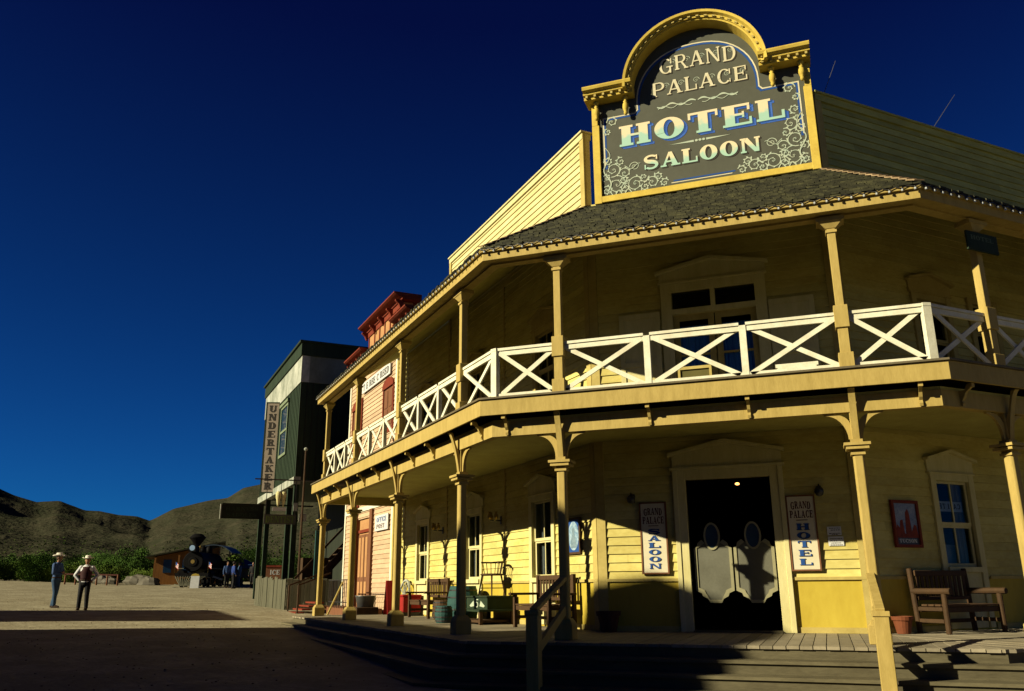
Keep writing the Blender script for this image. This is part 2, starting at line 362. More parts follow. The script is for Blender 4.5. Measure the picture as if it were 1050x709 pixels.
def text(mb, fr, s, x0, x1, z0, h, o0, th=.004, T=.24, t=.09, gap=.12, arc=0, T_=None):
    gl = [glyph(c, T, t) for c in s]; tot = sum(w for _, w in gl)+gap*(len(s)-1)
    k = (x1-x0)/tot; x = x0; n = 0
    for P, w in gl:
        xc = (x+w*k/2-(x0+x1)/2)/((x1-x0)/2); dz = -arc*xc*xc; slope = 0
        for p in P:
            n += 1
            mb.face(fr, [(x+a*k, z0+dz+b*h) for a, b in p], o0, o0+th+.00015*(n % 23))
        x += (w+gap)*k
def vtext(mb, fr, s, xc, w, ztop, zbot, o0, T=.24, t=.1, fill=.8):
    n = len(s); st = (ztop-zbot)/n; q = 0
    for i, c in enumerate(s):
        P, W = glyph(c, T, t); z0 = ztop-(i+1)*st+st*(1-fill)/2
        for p in P:
            q += 1; mb.face(fr, [(xc-w/2+a/W*w if c != 'I' else xc-w*.2+a/W*w*.4, z0+b*st*fill) for a, b in p], o0, o0+.004+.00015*(q % 23))
def spiral(mb, fr, cx, cz, r, a0, turns, sgn, w, o, n=26, leaves=True):
    pts = []; ws = []
    for k in range(n+1):
        s = k/n; a_ = a0+sgn*turns*2*PI*s; rr = r*(1-s)**.8+.012
        pts.append((cx+rr*math.cos(a_), cz+rr*math.sin(a_))); ws.append(w*(1.1-.5*s))
    for i, p in enumerate(stroke(pts, ws)): mb.face(fr, p, o, o+.003+.0002*(i % 7))
    if leaves:
        for k in range(2, n-4, 3):
            x, z = pts[k]; a_ = math.atan2(z-cz, x-cx)+sgn*.9; L = w*3.2*(1.1-k/n)
            ux, uz = math.cos(a_), math.sin(a_); px, pz = -uz*w*.8, ux*w*.8
            mb.face(fr, [(x-px, z-pz), (x+ux*L*.6-px*1.3, z+uz*L*.6-pz*1.3), (x+ux*L, z+uz*L), (x+ux*L*.4+px, z+uz*L*.4+pz), (x+px, z+pz)], o, o+.005+.0002*(k % 5))
    ang = a0+sgn*turns*2*PI
    for i in range(5):
        b = i*2*PI/5; d = w*1.3
        mb.face(fr, [(cx+math.cos(b+c_)*d*q_, cz+math.sin(b+c_)*d*q_) for c_, q_ in ((-.5, .5), (0, 1.4), (.5, .5), (0, .2))], o, o+.006+.0002*i)
def ribbon(mb, fr, pts, ws, o):
    for i, p in enumerate(stroke(pts, ws)): mb.face(fr, p, o, o+.003+.0002*(i % 7))
exec_parts = []

# ================================================================== THE HOTEL
def split(lo, hi, cuts):
    seg = [(lo, hi)]
    for a, b in cuts:
        ns = []
        for s, e in seg:
            if b <= s or a >= e: ns.append((s, e)); continue
            if a > s: ns.append((s, a))
            if b < e: ns.append((b, e))
        seg = ns
    return [s for s in seg if s[1]-s[0] > .004]
def clap(mb, fr, x0, x1, z0, z1, o, ops=(), lap=.15, proud=.024):
    z = z0; k = 0
    zs = sorted({z0, z1} | {z0+lap*i for i in range(1, int((z1-z0)/lap)+1)} | {z for op in ops for z in (op[2], op[3]) if z0 < z < z1})
    for a, b in zip(zs, zs[1:]):
        if b-a < .003: continue
        base = z0+lap*math.floor((a-z0)/lap+1e-6)
        pa = o+proud*(1-(a-base)/lap)+.002; pb = o+proud*(1-(b-base)/lap)+.002
        for s, e in split(x0, x1, [(q[0], q[1]) for q in ops if q[2] < b-.001 and q[3] > a+.001]):
            ri = random.Random(int(base*1000)+int(x0*77)); cuts = []; xx = x0-ri.uniform(0, 3.5)
            while xx < x1: cuts.append(xx); xx += ri.choice((2.4, 3.0, 3.6, 4.2))
            js = [s]+[c for c in cuts if s+.05 < c < e-.05]+[e]
            for s_, e_ in zip(js, js[1:]):
                w = ri.uniform(-.0025, .003); e2 = e_-(.004 if e_ < e else 0)
                mb.poly([fr.p(s_, pa+w, a+w), fr.p(e2, pa+w*.5, a-w), fr.p(e2, pb, b), fr.p(s_, pb, b)])
                if abs(a-base) < .002: mb.poly([fr.p(s_, o, a), fr.p(e2, o, a), fr.p(e2, pa+w*.5, a-w), fr.p(s_, pa+w, a+w)])
    # sheathing behind the boards
    zs = sorted({z0, z1} | {z for op in ops for z in (op[2], op[3]) if z0 < z < z1})
    for a, b in zip(zs, zs[1:]):
        for s, e in split(x0, x1, [(q[0], q[1]) for q in ops if q[2] < b-.001 and q[3] > a+.001]):
            mb.box(fr, s, e, o-.12, o-.003, a, b)
hotel = thing('hotel', (0, 0, 0), 'two storey yellow clapboard saloon hotel with balcony and white rails on the street corner', 'hotel')
OW = -2.5; WV = CV+OW*T8; WT = -OW*T8           # wall corner positions
TL, TR = 13.55, 12.0
# openings (x0,x1,z0,z1)
winL = [-3.22, -6.9, -10.65]
opL = [(x-.44, x+.44, .93, 2.47) for x in winL]+[(x-.42, x+.42, 4.45, 6.05) for x in (-2.95, -6.9, -10.65)]
opM = [(-.62, .82, -.02, 2.56), (-.66, .86, 3.74, 6.1)]
opR = [(2.8, 3.64, 1.03, 2.5), (3.0, 3.8, 4.4, 5.9), (4.55, 5.15, 4.9, 6.0)]
WAI = .86
mb = MB(); clap(mb, FL, -TL, -WT, WAI, 8.0, OW, opL); mb.build('clapboard_wall', M_WALL, hotel, recalc=False)
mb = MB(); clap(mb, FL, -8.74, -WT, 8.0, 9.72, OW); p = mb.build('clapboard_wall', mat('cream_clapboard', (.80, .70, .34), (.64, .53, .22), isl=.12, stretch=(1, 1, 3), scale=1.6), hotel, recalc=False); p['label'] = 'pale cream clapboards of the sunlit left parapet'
mb = MB(); clap(mb, FM, -WV, WV, WAI, 8.2, OW, opM); mb.build('clapboard_wall', M_WALL, hotel, recalc=False)
mb = MB(); clap(mb, FR_, WT, TR, WAI, 8.0, OW, opR); mb.build('clapboard_wall', M_WALL, hotel, recalc=False)
mb = MB(); clap(mb, FR_, WT, TR, 8.0, 9.62, OW); p = mb.build('clapboard_wall', M_PARD, hotel, recalc=False); p['label'] = 'upper wall of the side front, toned olive for its shade'
# wainscot
def wains(fr, x0, x1, ops):
    for s, e in split(x0, x1, ops):
        mb = MB(); mb.box(fr, s, e, OW-.12, OW+.012, -.02, WAI-.03); mb.build('wainscot', M_WAINS, hotel)
wains(FL, -TL, -WT, []); wains(FM, -WV, WV, [(-.62, .82)]); wains(FR_, WT, TR, [])
for fr, x0, x1, cut in ((FL, -TL, -WT, [(x-.6, x+.6) for x in winL]), (FM, -WV, WV, [(-.8, 1.0)]), (FR_, WT, TR, [(2.6, 3.85)])):
    for s, e in split(x0, x1, cut):
        mb = MB(); mb.box(fr, s, e, OW+.0, OW+.05, WAI-.03, WAI+.02); mb.build('wall_moulding', M_TRIM, hotel)
        mb = MB(); mb.box(fr, s, e, OW+.0, OW+.03, -.0, .09); mb.build('skirting_board', M_TRIM, hotel)
# corner boards
def cboard(fr, x0, x1, z0, z1, d=.045, m=None, name='corner_board', lab=None):
    mb = MB(); mb.box(fr, x0, x1, OW-.01, OW+d, z0, z1); o = mb.build(name, m or M_TRIM, hotel)
    if lab: o['label'] = lab
cboard(FM, -WV-.01, -WV+.15, .02, 8.0); cboard(FL, -WT-.15, -WT+.012, .02, 9.9, .044)
cboard(FM, WV-.15, WV+.01, .02, 8.0); cboard(FR_, WT-.012, WT+.15, .02, 9.76, .044)
cboard(FL, -8.78, -8.64, 7.2, 9.9, .05); cboard(FL, -TL-.01, -TL+.12, .02, 8.0, .05)
for x in (-5.06, -8.78, -12.4): cboard(FL, x-.04, x+.04, .9, 7.8, .03, name='wall_batten')
# parapet caps, backs
for fr, x0, x1 in ((FL, -8.78, -WT), (FR_, WT, TR)):
    q_ = .1 if fr is FR_ else 0
    mb = MB(); mb.box(fr, x0, x1, OW-.16, OW+.055, 9.72-q_, 9.86-q_); mb.box(fr, x0-.02, x1+.02, OW-.2, OW+.09, 9.86-q_, 9.90-q_)
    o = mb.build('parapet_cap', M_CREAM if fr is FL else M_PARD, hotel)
# flat roof and back walls, floor of the inside
A = FL.p(-TL, OW-.12, 0); V1 = FM.p(-WV+.05, OW-.12, 0); V2 = FM.p(WV-.05, OW-.12, 0); B = FR_.p(TR, OW-.12, 0)
A2 = FL.p(-TL, OW-9, 0); B2 = FR_.p(TR, OW-9, 0); MID = Vector((0, 12.5, 0))
foot = [A, V1, V2, B, B2, MID, A2]
up = lambda P, z: [Vector((p.x, p.y, z)) for p in P]
mb = MB(); mb.prismw(up(foot, 7.9), up(foot, 8.0)); mb.build('flat_roof', M_SHING, hotel)
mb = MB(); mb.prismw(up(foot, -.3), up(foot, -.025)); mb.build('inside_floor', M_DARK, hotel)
mb = MB()
for P, N in ((A, A2), (A2, MID), (MID, B2), (B2, B)): mb.prismw([P+Vector((0, 0, -.5)), N+Vector((0, 0, -.5)), N+Vector((0, .12, -.5)), P+Vector((0, .12, -.5))], [P+Vector((0, 0, 9.6)), N+Vector((0, 0, 9.6)), N+Vector((0, .12, 9.6)), P+Vector((0, .12, 9.6))])
mb.build('back_wall', M_WALL, hotel)
# saloon room: dark partition walls so the doorway looks into a room
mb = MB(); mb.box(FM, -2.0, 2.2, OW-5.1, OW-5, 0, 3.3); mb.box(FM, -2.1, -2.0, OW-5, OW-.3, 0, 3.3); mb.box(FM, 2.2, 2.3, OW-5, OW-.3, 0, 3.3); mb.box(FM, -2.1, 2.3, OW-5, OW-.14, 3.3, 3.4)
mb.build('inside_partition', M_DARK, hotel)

# windows ---------------------------------------------------------------
def window(fr, x, z0, z1, hw, casing_to, curtain, ped=True, m=M_CREAM, tall=.5):
    cw = .13
    mb = MB()
    mb.box(fr, x-hw-cw, x-hw+.0, OW-.1, OW+.06, casing_to, z1+.12); mb.box(fr, x+hw, x+hw+cw, OW-.1, OW+.06, casing_to, z1+.12)
    mb.box(fr, x-hw, x+hw, OW-.1, OW+.055, z1, z1+.12)
    mb.box(fr, x-hw-.02, x+hw+.02, OW-.1, OW+.1, z0-.09, z0)
    if casing_to < z0-.2: mb.box(fr, x-hw, x+hw, OW-.09, OW+.028, casing_to, z0-.09)
    if ped:
        mb.face(fr, [(x-hw-.17, z1+.12), (x+hw+.17, z1+.12), (x+hw+.17, z1+.36), (x, z1+.52), (x-hw-.17, z1+.36)], OW, OW+.05)
        mb.face(fr, [(x-hw-.22, z1+.34), (x, z1+.50), (x+hw+.22, z1+.34), (x+hw+.22, z1+.39), (x, z1+.56), (x-hw-.22, z1+.39)], OW, OW+.13)
        mb.box(fr, x-hw-.17, x+hw+.17, OW, OW+.08, z1+.115, z1+.145)
    w = mb.build('window', m, hotel, bevel=.004)
    zm = z0+(z1-z0)*.48
    mb = MB()
    s = .05
    for a, b, d in ((z0, zm, .0), (zm-.01, z1, .02)):
        mb.box(fr, x-hw, x-hw+s, OW-.07+d, OW-.035+d, a, b); mb.box(fr, x+hw-s, x+hw, OW-.07+d, OW-.035+d, a, b)
        mb.box(fr, x-hw+s, x+hw-s, OW-.07+d, OW-.035+d, a, a+.06); mb.box(fr, x-hw+s, x+hw-s, OW-.07+d, OW-.035+d, b-.045, b)
        mb.box(fr, x-.014, x+.014, OW-.066+d, OW-.04+d, a+.06, b-.045)
    mb.build('sash', m, w)
    mb = MB(); mb.box(fr, x-hw+s, x+hw-s, OW-.06, OW-.055, z0+.05, zm-.04); mb.box(fr, x-hw+s, x+hw-s, OW-.04, OW-.035, zm+.04, z1-.04)
    mb.build('glass', M_GLASS, w)
    if curtain:
        mb = MB(); n = 26
        for sx in (-1, 1):
            wd_ = hw*(.62 if sx > 0 else .35)
            for k in range(n):
                xa = x+sx*(hw-wd_*k/n); xb = x+sx*(hw-wd_*(k+1)/n)
                oa = OW-.17+.015*math.sin(k*1.9); ob = OW-.17+.015*math.sin((k+1)*1.9)
                mb.poly([fr.p(xa, oa, z0), fr.p(xb, ob, z0), fr.p(xb, ob, z1), fr.p(xa, oa, z1)])
        mb.build('curtain', curtain, w, recalc=False)
    return w
for x in winL: window(FL, x, .93, 2.47, .44, .03, M_CURT)
for x in (-2.95, -6.9, -10.65): window(FL, x, 4.45, 6.05, .42, 3.74, M_GCURT, m=M_TRIM)
w = window(FR_, 3.22, 1.03, 2.5, .42, .03, M_CURT, m=M_CREAM)
mb = MB()
mb.box(FR_, 2.84, 3.6, OW-.13, OW-.125, 1.98, 2.16); o = mb.build('window_sign', M_PAPER, w)
mb = MB(); text(mb, FR_, 'PECILIEN', 2.88, 3.56, 2.02, .1, OW-.124, .002, T=.2); 
mb2 = MB()
for k, c_ in enumerate('RETIPAC'):
    P, W = glyph(c_, .22, .1)
    for p in P: mb2.face(FR_, [(2.90+k*.095+.085-a*.085, 2.03+b*.09) for a, b in p], OW-.124, OW-.122)
mb2.build('window_lettering', M_SHAD, w)
mb = MB(); mb.box(FR_, 3.22, 3.5, OW-.35, OW-.3, 1.05, 1.42); mb.box(FR_, 2.92, 2.95, OW-.35, OW-.3, 1.05, 1.6); mb.box(FR_, 2.86, 3.2, OW-.35, OW-.3, 1.42, 1.45); mb.build('display_card', M_PAPER, w)
window(FR_, 3.4, 4.4, 5.9, .40, 3.74, None, m=M_TRIM); window(FR_, 4.85, 4.9, 6.0, .3, 4.8, None, ped=False, m=M_TRIM)
window(FR_, 7.3, 1.03, 2.5, .42, .03, M_CURT, m=M_TRIM) if False else None

# front doorway --------------------------------------------------------
xc = .1
mb = MB()
for a, b in ((-.80, -.62), (.82, 1.0)): mb.box(FM, a, b, OW-.12, OW+.07, .0, 2.74)
mb.box(FM, -.84, -.76, OW, OW+.09, 0, 2.74); mb.box(FM, .96, 1.04, OW, OW+.09, 0, 2.74)
mb.box(FM, -.62, .82, OW-.12, OW+.065, 2.56, 2.74)
door = mb.build('doorway', M_CREAM, hotel, bevel=.004)
mb = MB()
mb.face(FM, [(-.84, 2.742), (1.04, 2.742), (1.04, 3.0), (xc, 3.2), (-.84, 3.0)], OW, OW+.05)
mb.face(FM, [(-.9, 2.98), (xc, 3.18), (1.1, 2.98), (1.1, 3.035), (xc, 3.25), (-.9, 3.035)], OW, OW+.15)
mb.box(FM, -.88, 1.08, OW, OW+.11, 2.735, 2.78)
mb.build('pediment', M_CREAM, door)
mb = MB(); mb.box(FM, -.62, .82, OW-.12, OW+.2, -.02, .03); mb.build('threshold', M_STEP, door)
mb = MB(); mb.lathe(FM.p(.24, OW-.35, 2.49), [(.015, .03), (.035, .02), (.04, .0), (.02, -.014)], 12); mb.build('ceiling_bulb', M_LIT, hotel, smooth=True)
DG = mat('grey_swing_door', (.17, .165, .12), (.12, .115, .08), scale=3)
def swing(x0, x1, hinge):
    w = x1-x0; zt, zb = 1.52, .47; cx = (x0+x1)/2
    def outline(g, z0, z1, cx, hw):
        r = .10; pts = []
        pts += [(cx-hw+g+.09, z0+.16+g), (cx-hw+g+.11, z0+.11+g), (cx-hw*.42, z0+.07+g), (cx-hw*.3, z0+.0+g), (cx+hw*.3, z0+g), (cx+hw*.42, z0+.07+g), (cx+hw-g-.11, z0+.11+g)]
        pts += [(cx+hw-g-.09, z0+.16+g), (cx+hw-g, z0+.2+g)]
        pts += [(cx+hw-g, z1-.14), (cx+hw-g-.05, z1-.12), (cx+hw-g-.07, z1-.05-g), (cx+hw-g-.14, z1-g)]
        n = 10; rx, rz = .115-.0+g*.5, .21
        zc = z1+.06
        pts += [(cx+rx*math.cos(a), zc+rz*math.sin(a)) for a in [(-.28*PI/1)+(-PI+.56*PI)*k/n for k in range(n+1)]]
        pts += [(cx-hw+g+.14, z1-g), (cx-hw+g+.07, z1-.05-g), (cx-hw+g+.05, z1-.12), (cx-hw+g, z1-.14), (cx-hw+g, z0+.2+g)]
        return pts
    oo = OW-.06
    mb = MB(); mb.face(FM, outline(0, zb, zt, cx, w/2), oo-.02, oo+.012); d = mb.build('swing_door', DG, door)
    mb = MB()
    O = outline(.0, zb, zt, cx, w/2); I = outline(.05, zb, zt, cx, w/2)
    for k in range(len(O)):
        if 13 <= k <= 23: continue
        k2 = (k+1) % len(O); mb.face(FM, [O[k], O[k2], I[k2], I[k]], oo+.012, oo+.032)
    mb.build('door_moulding', mat('pale_door_edge', (.38, .35, .2)), d)
    mb = MB(); n = 22; zc = zt+.06
    for k in range(n):
        a, b = 2*PI*k/n, 2*PI*(k+1)/n; f = lambda r, q, a: (cx+r*math.cos(a), zc+q*math.sin(a))
        mb.face(FM, [f(.14, .235, a), f(.14, .235, b), f(.11, .20, b), f(.11, .20, a)], oo-.02, oo+.035)
    mb.build('oval_frame', bpy.data.materials['pale_door_edge'], d)
    mb = MB(); mb.face(FM, [(cx+.11*math.cos(2*PI*k/n), zc+.2*math.sin(2*PI*k/n)) for k in range(n)], oo+.0, oo+.02)
    mb.build('oval_glass', M_BGLASS, d)
swing(-.56, .085, -1); swing(.115, .79, 1)

# upper balcony door ------------------------------------------------
mb = MB()
for a, b in ((-.86, -.66), (.86, 1.06)): mb.box(FM, a, b, OW-.1, OW+.06, 3.74, 6.28)
mb.box(FM, -.66, .86, OW-.1, OW+.055, 6.1, 6.28); mb.box(FM, -.66, .86, OW-.1, OW+.05, 5.66, 5.76); mb.box(FM, .06, .14, OW-.1, OW+.05, 5.76, 6.1)
mb.box(FM, -.9, 1.1, OW, OW+.09, 6.27, 6.31)
mb.face(FM, [(-.88, 6.31), (1.08, 6.31), (1.08, 6.48), (xc, 6.68), (-.88, 6.48)], OW, OW+.05)
mb.face(FM, [(-.94, 6.46), (xc, 6.66), (1.14, 6.46), (1.14, 6.51), (xc, 6.73), (-.94, 6.51)], OW, OW+.14)
ud = mb.build('balcony_doorway', M_CREAM, hotel)
mb = MB()
for a, b in ((-.66, .09), (.11, .86)):
    mb.box(FM, a, a+.11, OW-.08, OW-.04, 3.74, 5.66); mb.box(FM, b-.11, b, OW-.08, OW-.04, 3.74, 5.66)
    mb.box(FM, a+.11, b-.11, OW-.08, OW-.04, 5.54, 5.66); mb.box(FM, a+.11, b-.11, OW-.08, OW-.04, 3.74, 4.2); mb.box(FM, a+.11, b-.11, OW-.075, OW-.045, 4.85, 4.89)
mb.build('door_leaf', M_TRIM, ud)
mb = MB(); mb.box(FM, -.55, -.02, OW-.065, OW-.06, 4.2, 5.54); mb.box(FM, .22, .75, OW-.065, OW-.06, 4.2, 5.54); mb.box(FM, -.66, .06, OW-.065, OW-.06, 5.76, 6.1); mb.box(FM, .14, .86, OW-.065, OW-.06, 5.76, 6.1); mb.build('glass', M_GLASS, ud)
mb = MB()
for a, b in ((-.6, .06), (.16, .8)):
    n = 30
    for k in range(n): 
        xa = a+(b-a)*k/n; xb = a+(b-a)*(k+1)/n
        mb.poly([FM.p(xa, OW-.12+.015*math.sin(k*2.1), 4.1), FM.p(xb, OW-.12+.015*math.sin((k+1)*2.1), 4.1), FM.p(xb, OW-.12+.015*math.sin((k+1)*2.1), 5.45), FM.p(xa, OW-.12+.015*math.sin(k*2.1), 5.45)])
mb.build('blue_curtain', M_BCURT, ud, recalc=False)
for a, b in ((-1.68, -.90), (1.08, 1.86)):
    mb = MB(); mb.box(FM, a, b, OW+.03, OW+.05, 3.86, 5.74)
    for u in ((a, a+.09), (b-.09, b)): mb.box(FM, u[0], u[1], OW+.05, OW+.075, 3.86, 5.74)
    for z in (3.86, 4.7, 5.64): mb.box(FM, a+.09, b-.09, OW+.05, OW+.073, z, z+.1)
    mb.build('shutter', M_CREAM, hotel)

# porch roof ---------------------------------------------------------
ZE, ZT = 6.30, 8.14; OE = .32
TE, RE = 12.7, 12.3
mb = MB(); sweep(mb, [(OE-.06, ZE-.02), (OE-.02, ZE+.02), (OW, ZT), (OW, ZT-.1), (OE-.1, ZE-.1)], TE, RE)
mb.build('porch_ceiling', M_SOFF, hotel)
mb = MB(); sweep(mb, [(.24, 6.12), (.285, 6.12), (.285, 6.30), (.24, 6.30)], TE, RE)
sweep(mb, [(.285, 6.26), (.33, 6.26), (.33, 6.31), (.285, 6.31)], TE, RE)
sweep(mb, [(-.08, 6.13), (.24, 6.13), (.24, 6.16), (-.08, 6.16)], TE, RE)
sweep(mb, [(-.08, 6.10), (.08, 6.10), (.08, 6.23), (-.08, 6.23)], TE-.3, RE)
o = mb.build('eave_board', M_POST, hotel)
# shingle courses
SL = math.hypot(OE-OW, ZT-ZE); CO = 25
def shingles(fr, xr, name='shingle_roof'):
    mb = MB()
    for c in range(CO):
        s0 = c/CO; s1 = min(1, (c+1.25)/CO)
        o0 = OE+.03+(OW-OE-.03)*s0; o1 = OE+(OW-OE)*s1; z0 = ZE+.03+(ZT-ZE)*s0; z1 = ZE+.03+(ZT-ZE)*s1
        lo, hi = xr(o0); lo1, hi1 = xr(o1); x = lo
        while x < hi-.01:
            w = random.uniform(.07, .17); x2 = min(hi, x+w); j = random.uniform(-.018, .018); h = random.uniform(.012, .028)
            xa, xb = x+.004, x2-.004
            # keep upper edge inside the hip
            ua, ub = max(xa, lo1), min(xb, hi1)
            if ub > ua+.01:
                mb.prismw([fr.p(xa, o0+j, z0-.012), fr.p(xb, o0+j, z0-.012), fr.p(ub, o1, z1-.03), fr.p(ua, o1, z1-.03)],
                          [fr.p(xa, o0+j, z0+h), fr.p(xb, o0+j, z0+h), fr.p(ub, o1, z1-.012), fr.p(ua, o1, z1-.012)])
            x = x2
    return mb.build(name, M_SHING, hotel, recalc=False)
shingles(FM, lambda o: (-CV-o*T8, CV+o*T8))
shingles(FL, lambda o: (-TE, o*T8)); shingles(FR_, lambda o: (-o*T8, RE))
for sx in (-1, 1):
    mb = MB()
    P0 = Vector((sx*(CV+OE*T8), -OE, ZE+.05)); P1 = Vector((sx*(CV+OW*T8), -OW, ZT+.03))
    n = 16
    for k in range(n):
        a = P0.lerp(P1, k/n); b = P0.lerp(P1, (k+1.2)/n); mb.bar(a+Vector((0, 0, .035)), b+Vector((0, 0, .01)), .15, .018)
    mb.build('hip_shingles', M_SHINGL, hotel)

# balcony ---------------------------------------------------------------
ZD = 3.71
mb = MB(); sweep(mb, rect(.29, .33, 3.42, 3.675), TE-.05, RE); fb = mb.build('deck_fascia', M_POST, hotel)
mb = MB(); sweep(mb, rect(OW+.03, .365, 3.68, ZD), TE-.02, RE); mb.build('balcony_floor', mat('dark_deck_boards', (.2, .16, .09), (.1, .08, .045), scale=3), hotel)  # deck darkened so less sun bounces into the balcony's shade
mb = MB(); sweep(mb, rect(OW+.03, .06, 3.345, 3.385), TE-.08, RE); mb.build('balcony_soffit', M_SOFF, hotel)
mb = MB(); sweep(mb, rect(-.07, .07, 3.11, 3.342), TE-.2, RE); mb.build('porch_beam', M_POST, hotel)
# end frame of the porch under the balcony
mb = MB(); mb.box(FL, -TE+.2, -TE+.34, OW+.03, -.07, 3.12, 3.34); mb.build('end_beam', M_TRIM, hotel)
tpos = [12.36, 8.90, 5.13, 1.463]
posts = [(FL, -t) for t in tpos]+[(FM, -2.166), (FM, 2.166), (FR_, 1.30), (FR_, 5.1)]
def post_lower():
    f = ID; A = MB()
    A.box(f, -.14, .14, -.14, .14, .0, .22); A.prismw([f.p(*p) for p in ((-.14, -.14, .22), (.14, -.14, .22), (.14, .14, .22), (-.14, .14, .22))], [f.p(*p) for p in ((-.09, -.09, .3), (.09, -.09, .3), (.09, .09, .3), (-.09, .09, .3))])
    w = .072; c = .022
    oc = [(-w+c, -w), (w-c, -w), (w, -w+c), (w, w-c), (w-c, w), (-w+c, w), (-w, w-c), (-w, -w+c)]
    A.prismw([f.p(x, y, .3) for x, y in oc], [f.p(x, y, 2.52) for x, y in oc])
    A.box(f, -.055, .055, -.055, .055, 2.7, 3.2)
    C = MB()
    C.box(f, -.095, .095, -.095, .095, 2.50, 2.535); C.box(f, -.15, .15, -.15, .15, 2.575, 2.61); C.box(f, -.075, .075, -.075, .075, 2.535, 2.575); C.box(f, -.175, .175, -.175, .175, 2.625, 2.665); C.box(f, -.09, .09, -.09, .09, 2.61, 2.625); C.box(f, -.08, .08, -.08, .08, 2.665, 2.72)
    return A, C
def arm(dx):        # curved bracket in the wall plane, from the post to the beam
    A = MB(); pts = []; n = 8
    outer = [(.055+.25*(1-math.cos(a))+.0, 2.72+.39*math.sin(a)) for a in [PI/2*k/n for k in range(n+1)]]
    inner = [(.055+.33*(1-math.cos(a)), 2.74+.33*math.sin(a)) for a in [PI/2*k/n for k in range(n+1)]]
    poly = [(.055, 2.72)]+[(.055+.04+.29*(1-math.cos(a)), 2.73+.35*math.sin(a)) for a in [PI/2*k/n for k in range(n+1)]]+[(.40, 3.108), (.30, 3.108)]+[(.055+.22*(1-math.cos(a)), 2.93+.165*math.sin(a)) for a in [PI/2*k/n for k in range(n, -1, -1)]]
    A.face(ID, [(dx*x, z) for x, z in poly], -.022, .022); return A
def front_arm():
    n = 8; pts = [(.055, 2.70)]+[(.075+.2*(1-math.cos(a))+.04*math.sin(2*a), 2.72+.69*math.sin(a)) for a in [PI/2*k/n for k in range(n+1)]]+[(.285, 3.41), (.2, 3.41), (.14, 3.2), (.075, 3.05), (.055, 3.0)]
    A = MB(); A.side(ID, pts, -.045, .045); return A
A_, C_ = post_lower(); me_s = A_.mesh('porch_post', M_POST); me_c = C_.mesh('capital', M_POST)
me_a = [arm(1).mesh('bracket', M_POST), arm(-1).mesh('bracket', M_POST), front_arm().mesh('bracket', M_POST)]
def upper():
    A = MB(); f = ID
    A.box(f, -.105, .105, -.105, .105, 3.71, 3.98); A.box(f, -.06, .06, -.06, .06, 3.98, 5.95); A.box(f, -.072, .072, -.072, .072, 3.98, 4.36); A.box(f, -.1, .1, -.1, .1, 4.36, 4.70)
    C = MB(); C.box(f, -.08, .08, -.08, .08, 5.86, 5.9); C.prismw([f.p(x, y, 5.93) for x, y in ((-.07, -.07), (.07, -.07), (.07, .07), (-.07, .07))], [f.p(x, y, 6.03) for x, y in ((-.17, -.12), (.17, -.12), (.17, .12), (-.17, .12))]); C.box(f, -.2, .2, -.13, .13, 6.03, 6.098)
    return A, C
A_, C_ = upper(); me_u = A_.mesh('balcony_post', M_POST); me_uc = C_.mesh('capital', M_POST)
def inst(name, me, par, loc=None, rz=0, bevel=0):
    o = bpy.data.objects.new(name, me); col.objects.link(o); o.parent = par
    if loc is not None: o.location = loc; o.rotation_euler = (0, 0, rz)
    WM[o.name] = Matrix()
    return o
for fr, x in posts:
    pl = fr.p(x, 0, 0)
    pst = inst('porch_post', me_s, hotel, pl, fr.th)
    b = pst.modifiers.new('bevel', 'BEVEL'); b.width = .006; b.segments = 1
    inst('capital', me_c, pst)
    for m_ in me_a: inst('bracket', m_, pst)
    up_ = inst('balcony_post', me_u, hotel, pl, fr.th); b = up_.modifiers.new('bevel', 'BEVEL'); b.width = .006; b.segments = 1
    inst('capital', me_uc, up_)
# corbels under the deck edge
def corbel():
    A = MB(); A.side(ID, [(.07, 3.34), (.07, 3.13), (.10, 3.12), (.115, 3.16), (.10, 3.2), (.14, 3.24), (.17, 3.3), (.26, 3.36), (.285, 3.41), (.2, 3.41), (.16, 3.34)], -.022, .022)
    A.box(ID, -.03, .03, .22, .285, 3.36, 3.415); return A
me_k = corbel().mesh('corbel', M_POST)
for i, (fr, xs) in enumerate(((FM, (-.72, .75, -3.05, 3.05)), (FL, (-.35, -2.7, -3.9, -6.4, -7.65, -10.05, -11.2)), (FR_, (.35, 2.5, 3.8)))):
    for x in xs: inst('corbel', me_k, hotel, fr.p(x, 0, 0), fr.th)
# rails
def rail_bay(fr, x0, x1, flip=0, end0=0, end1=0):
    mb = MB(); h0, h1 = 3.80, 4.53
    mb.box(fr, x0, x1, -.045, .045, 4.565, 4.61); mb.box(fr, x0, x1, -.02, .025, 4.48, 4.56)
    mb.box(fr, x0, x1, -.03, .03, 3.775, 3.83)
    a0, a1 = x0+.03, x1-.03
    d = Vector((a1-a0, h1-h0)).normalized(); n_ = Vector((-d.y, d.x))*.042
    for k, (p, q_) in enumerate((((a0, h0), (a1, h1)), ((a0, h1), (a1, h0)))):
        p = Vector(p); q_ = Vector(q_); d = (q_-p).normalized(); n_ = Vector((-d.y, d.x))*.036
        oo = (.004, .03) if (k+flip) % 2 else (-.026, .0)
        mb.face(fr, [tuple(p+n_), tuple(q_+n_), tuple(q_-n_), tuple(p-n_)], *oo)
    r = mb.build('balcony_railing', M_WHITE, hotel)
    return r
def baluster(fr, x, rot=0):
    mb = MB(); mb.box(fr, x-.05, x+.05, -.04, .04, 3.71, 4.565); mb.build('rail_upright', M_WHITE, hotel)
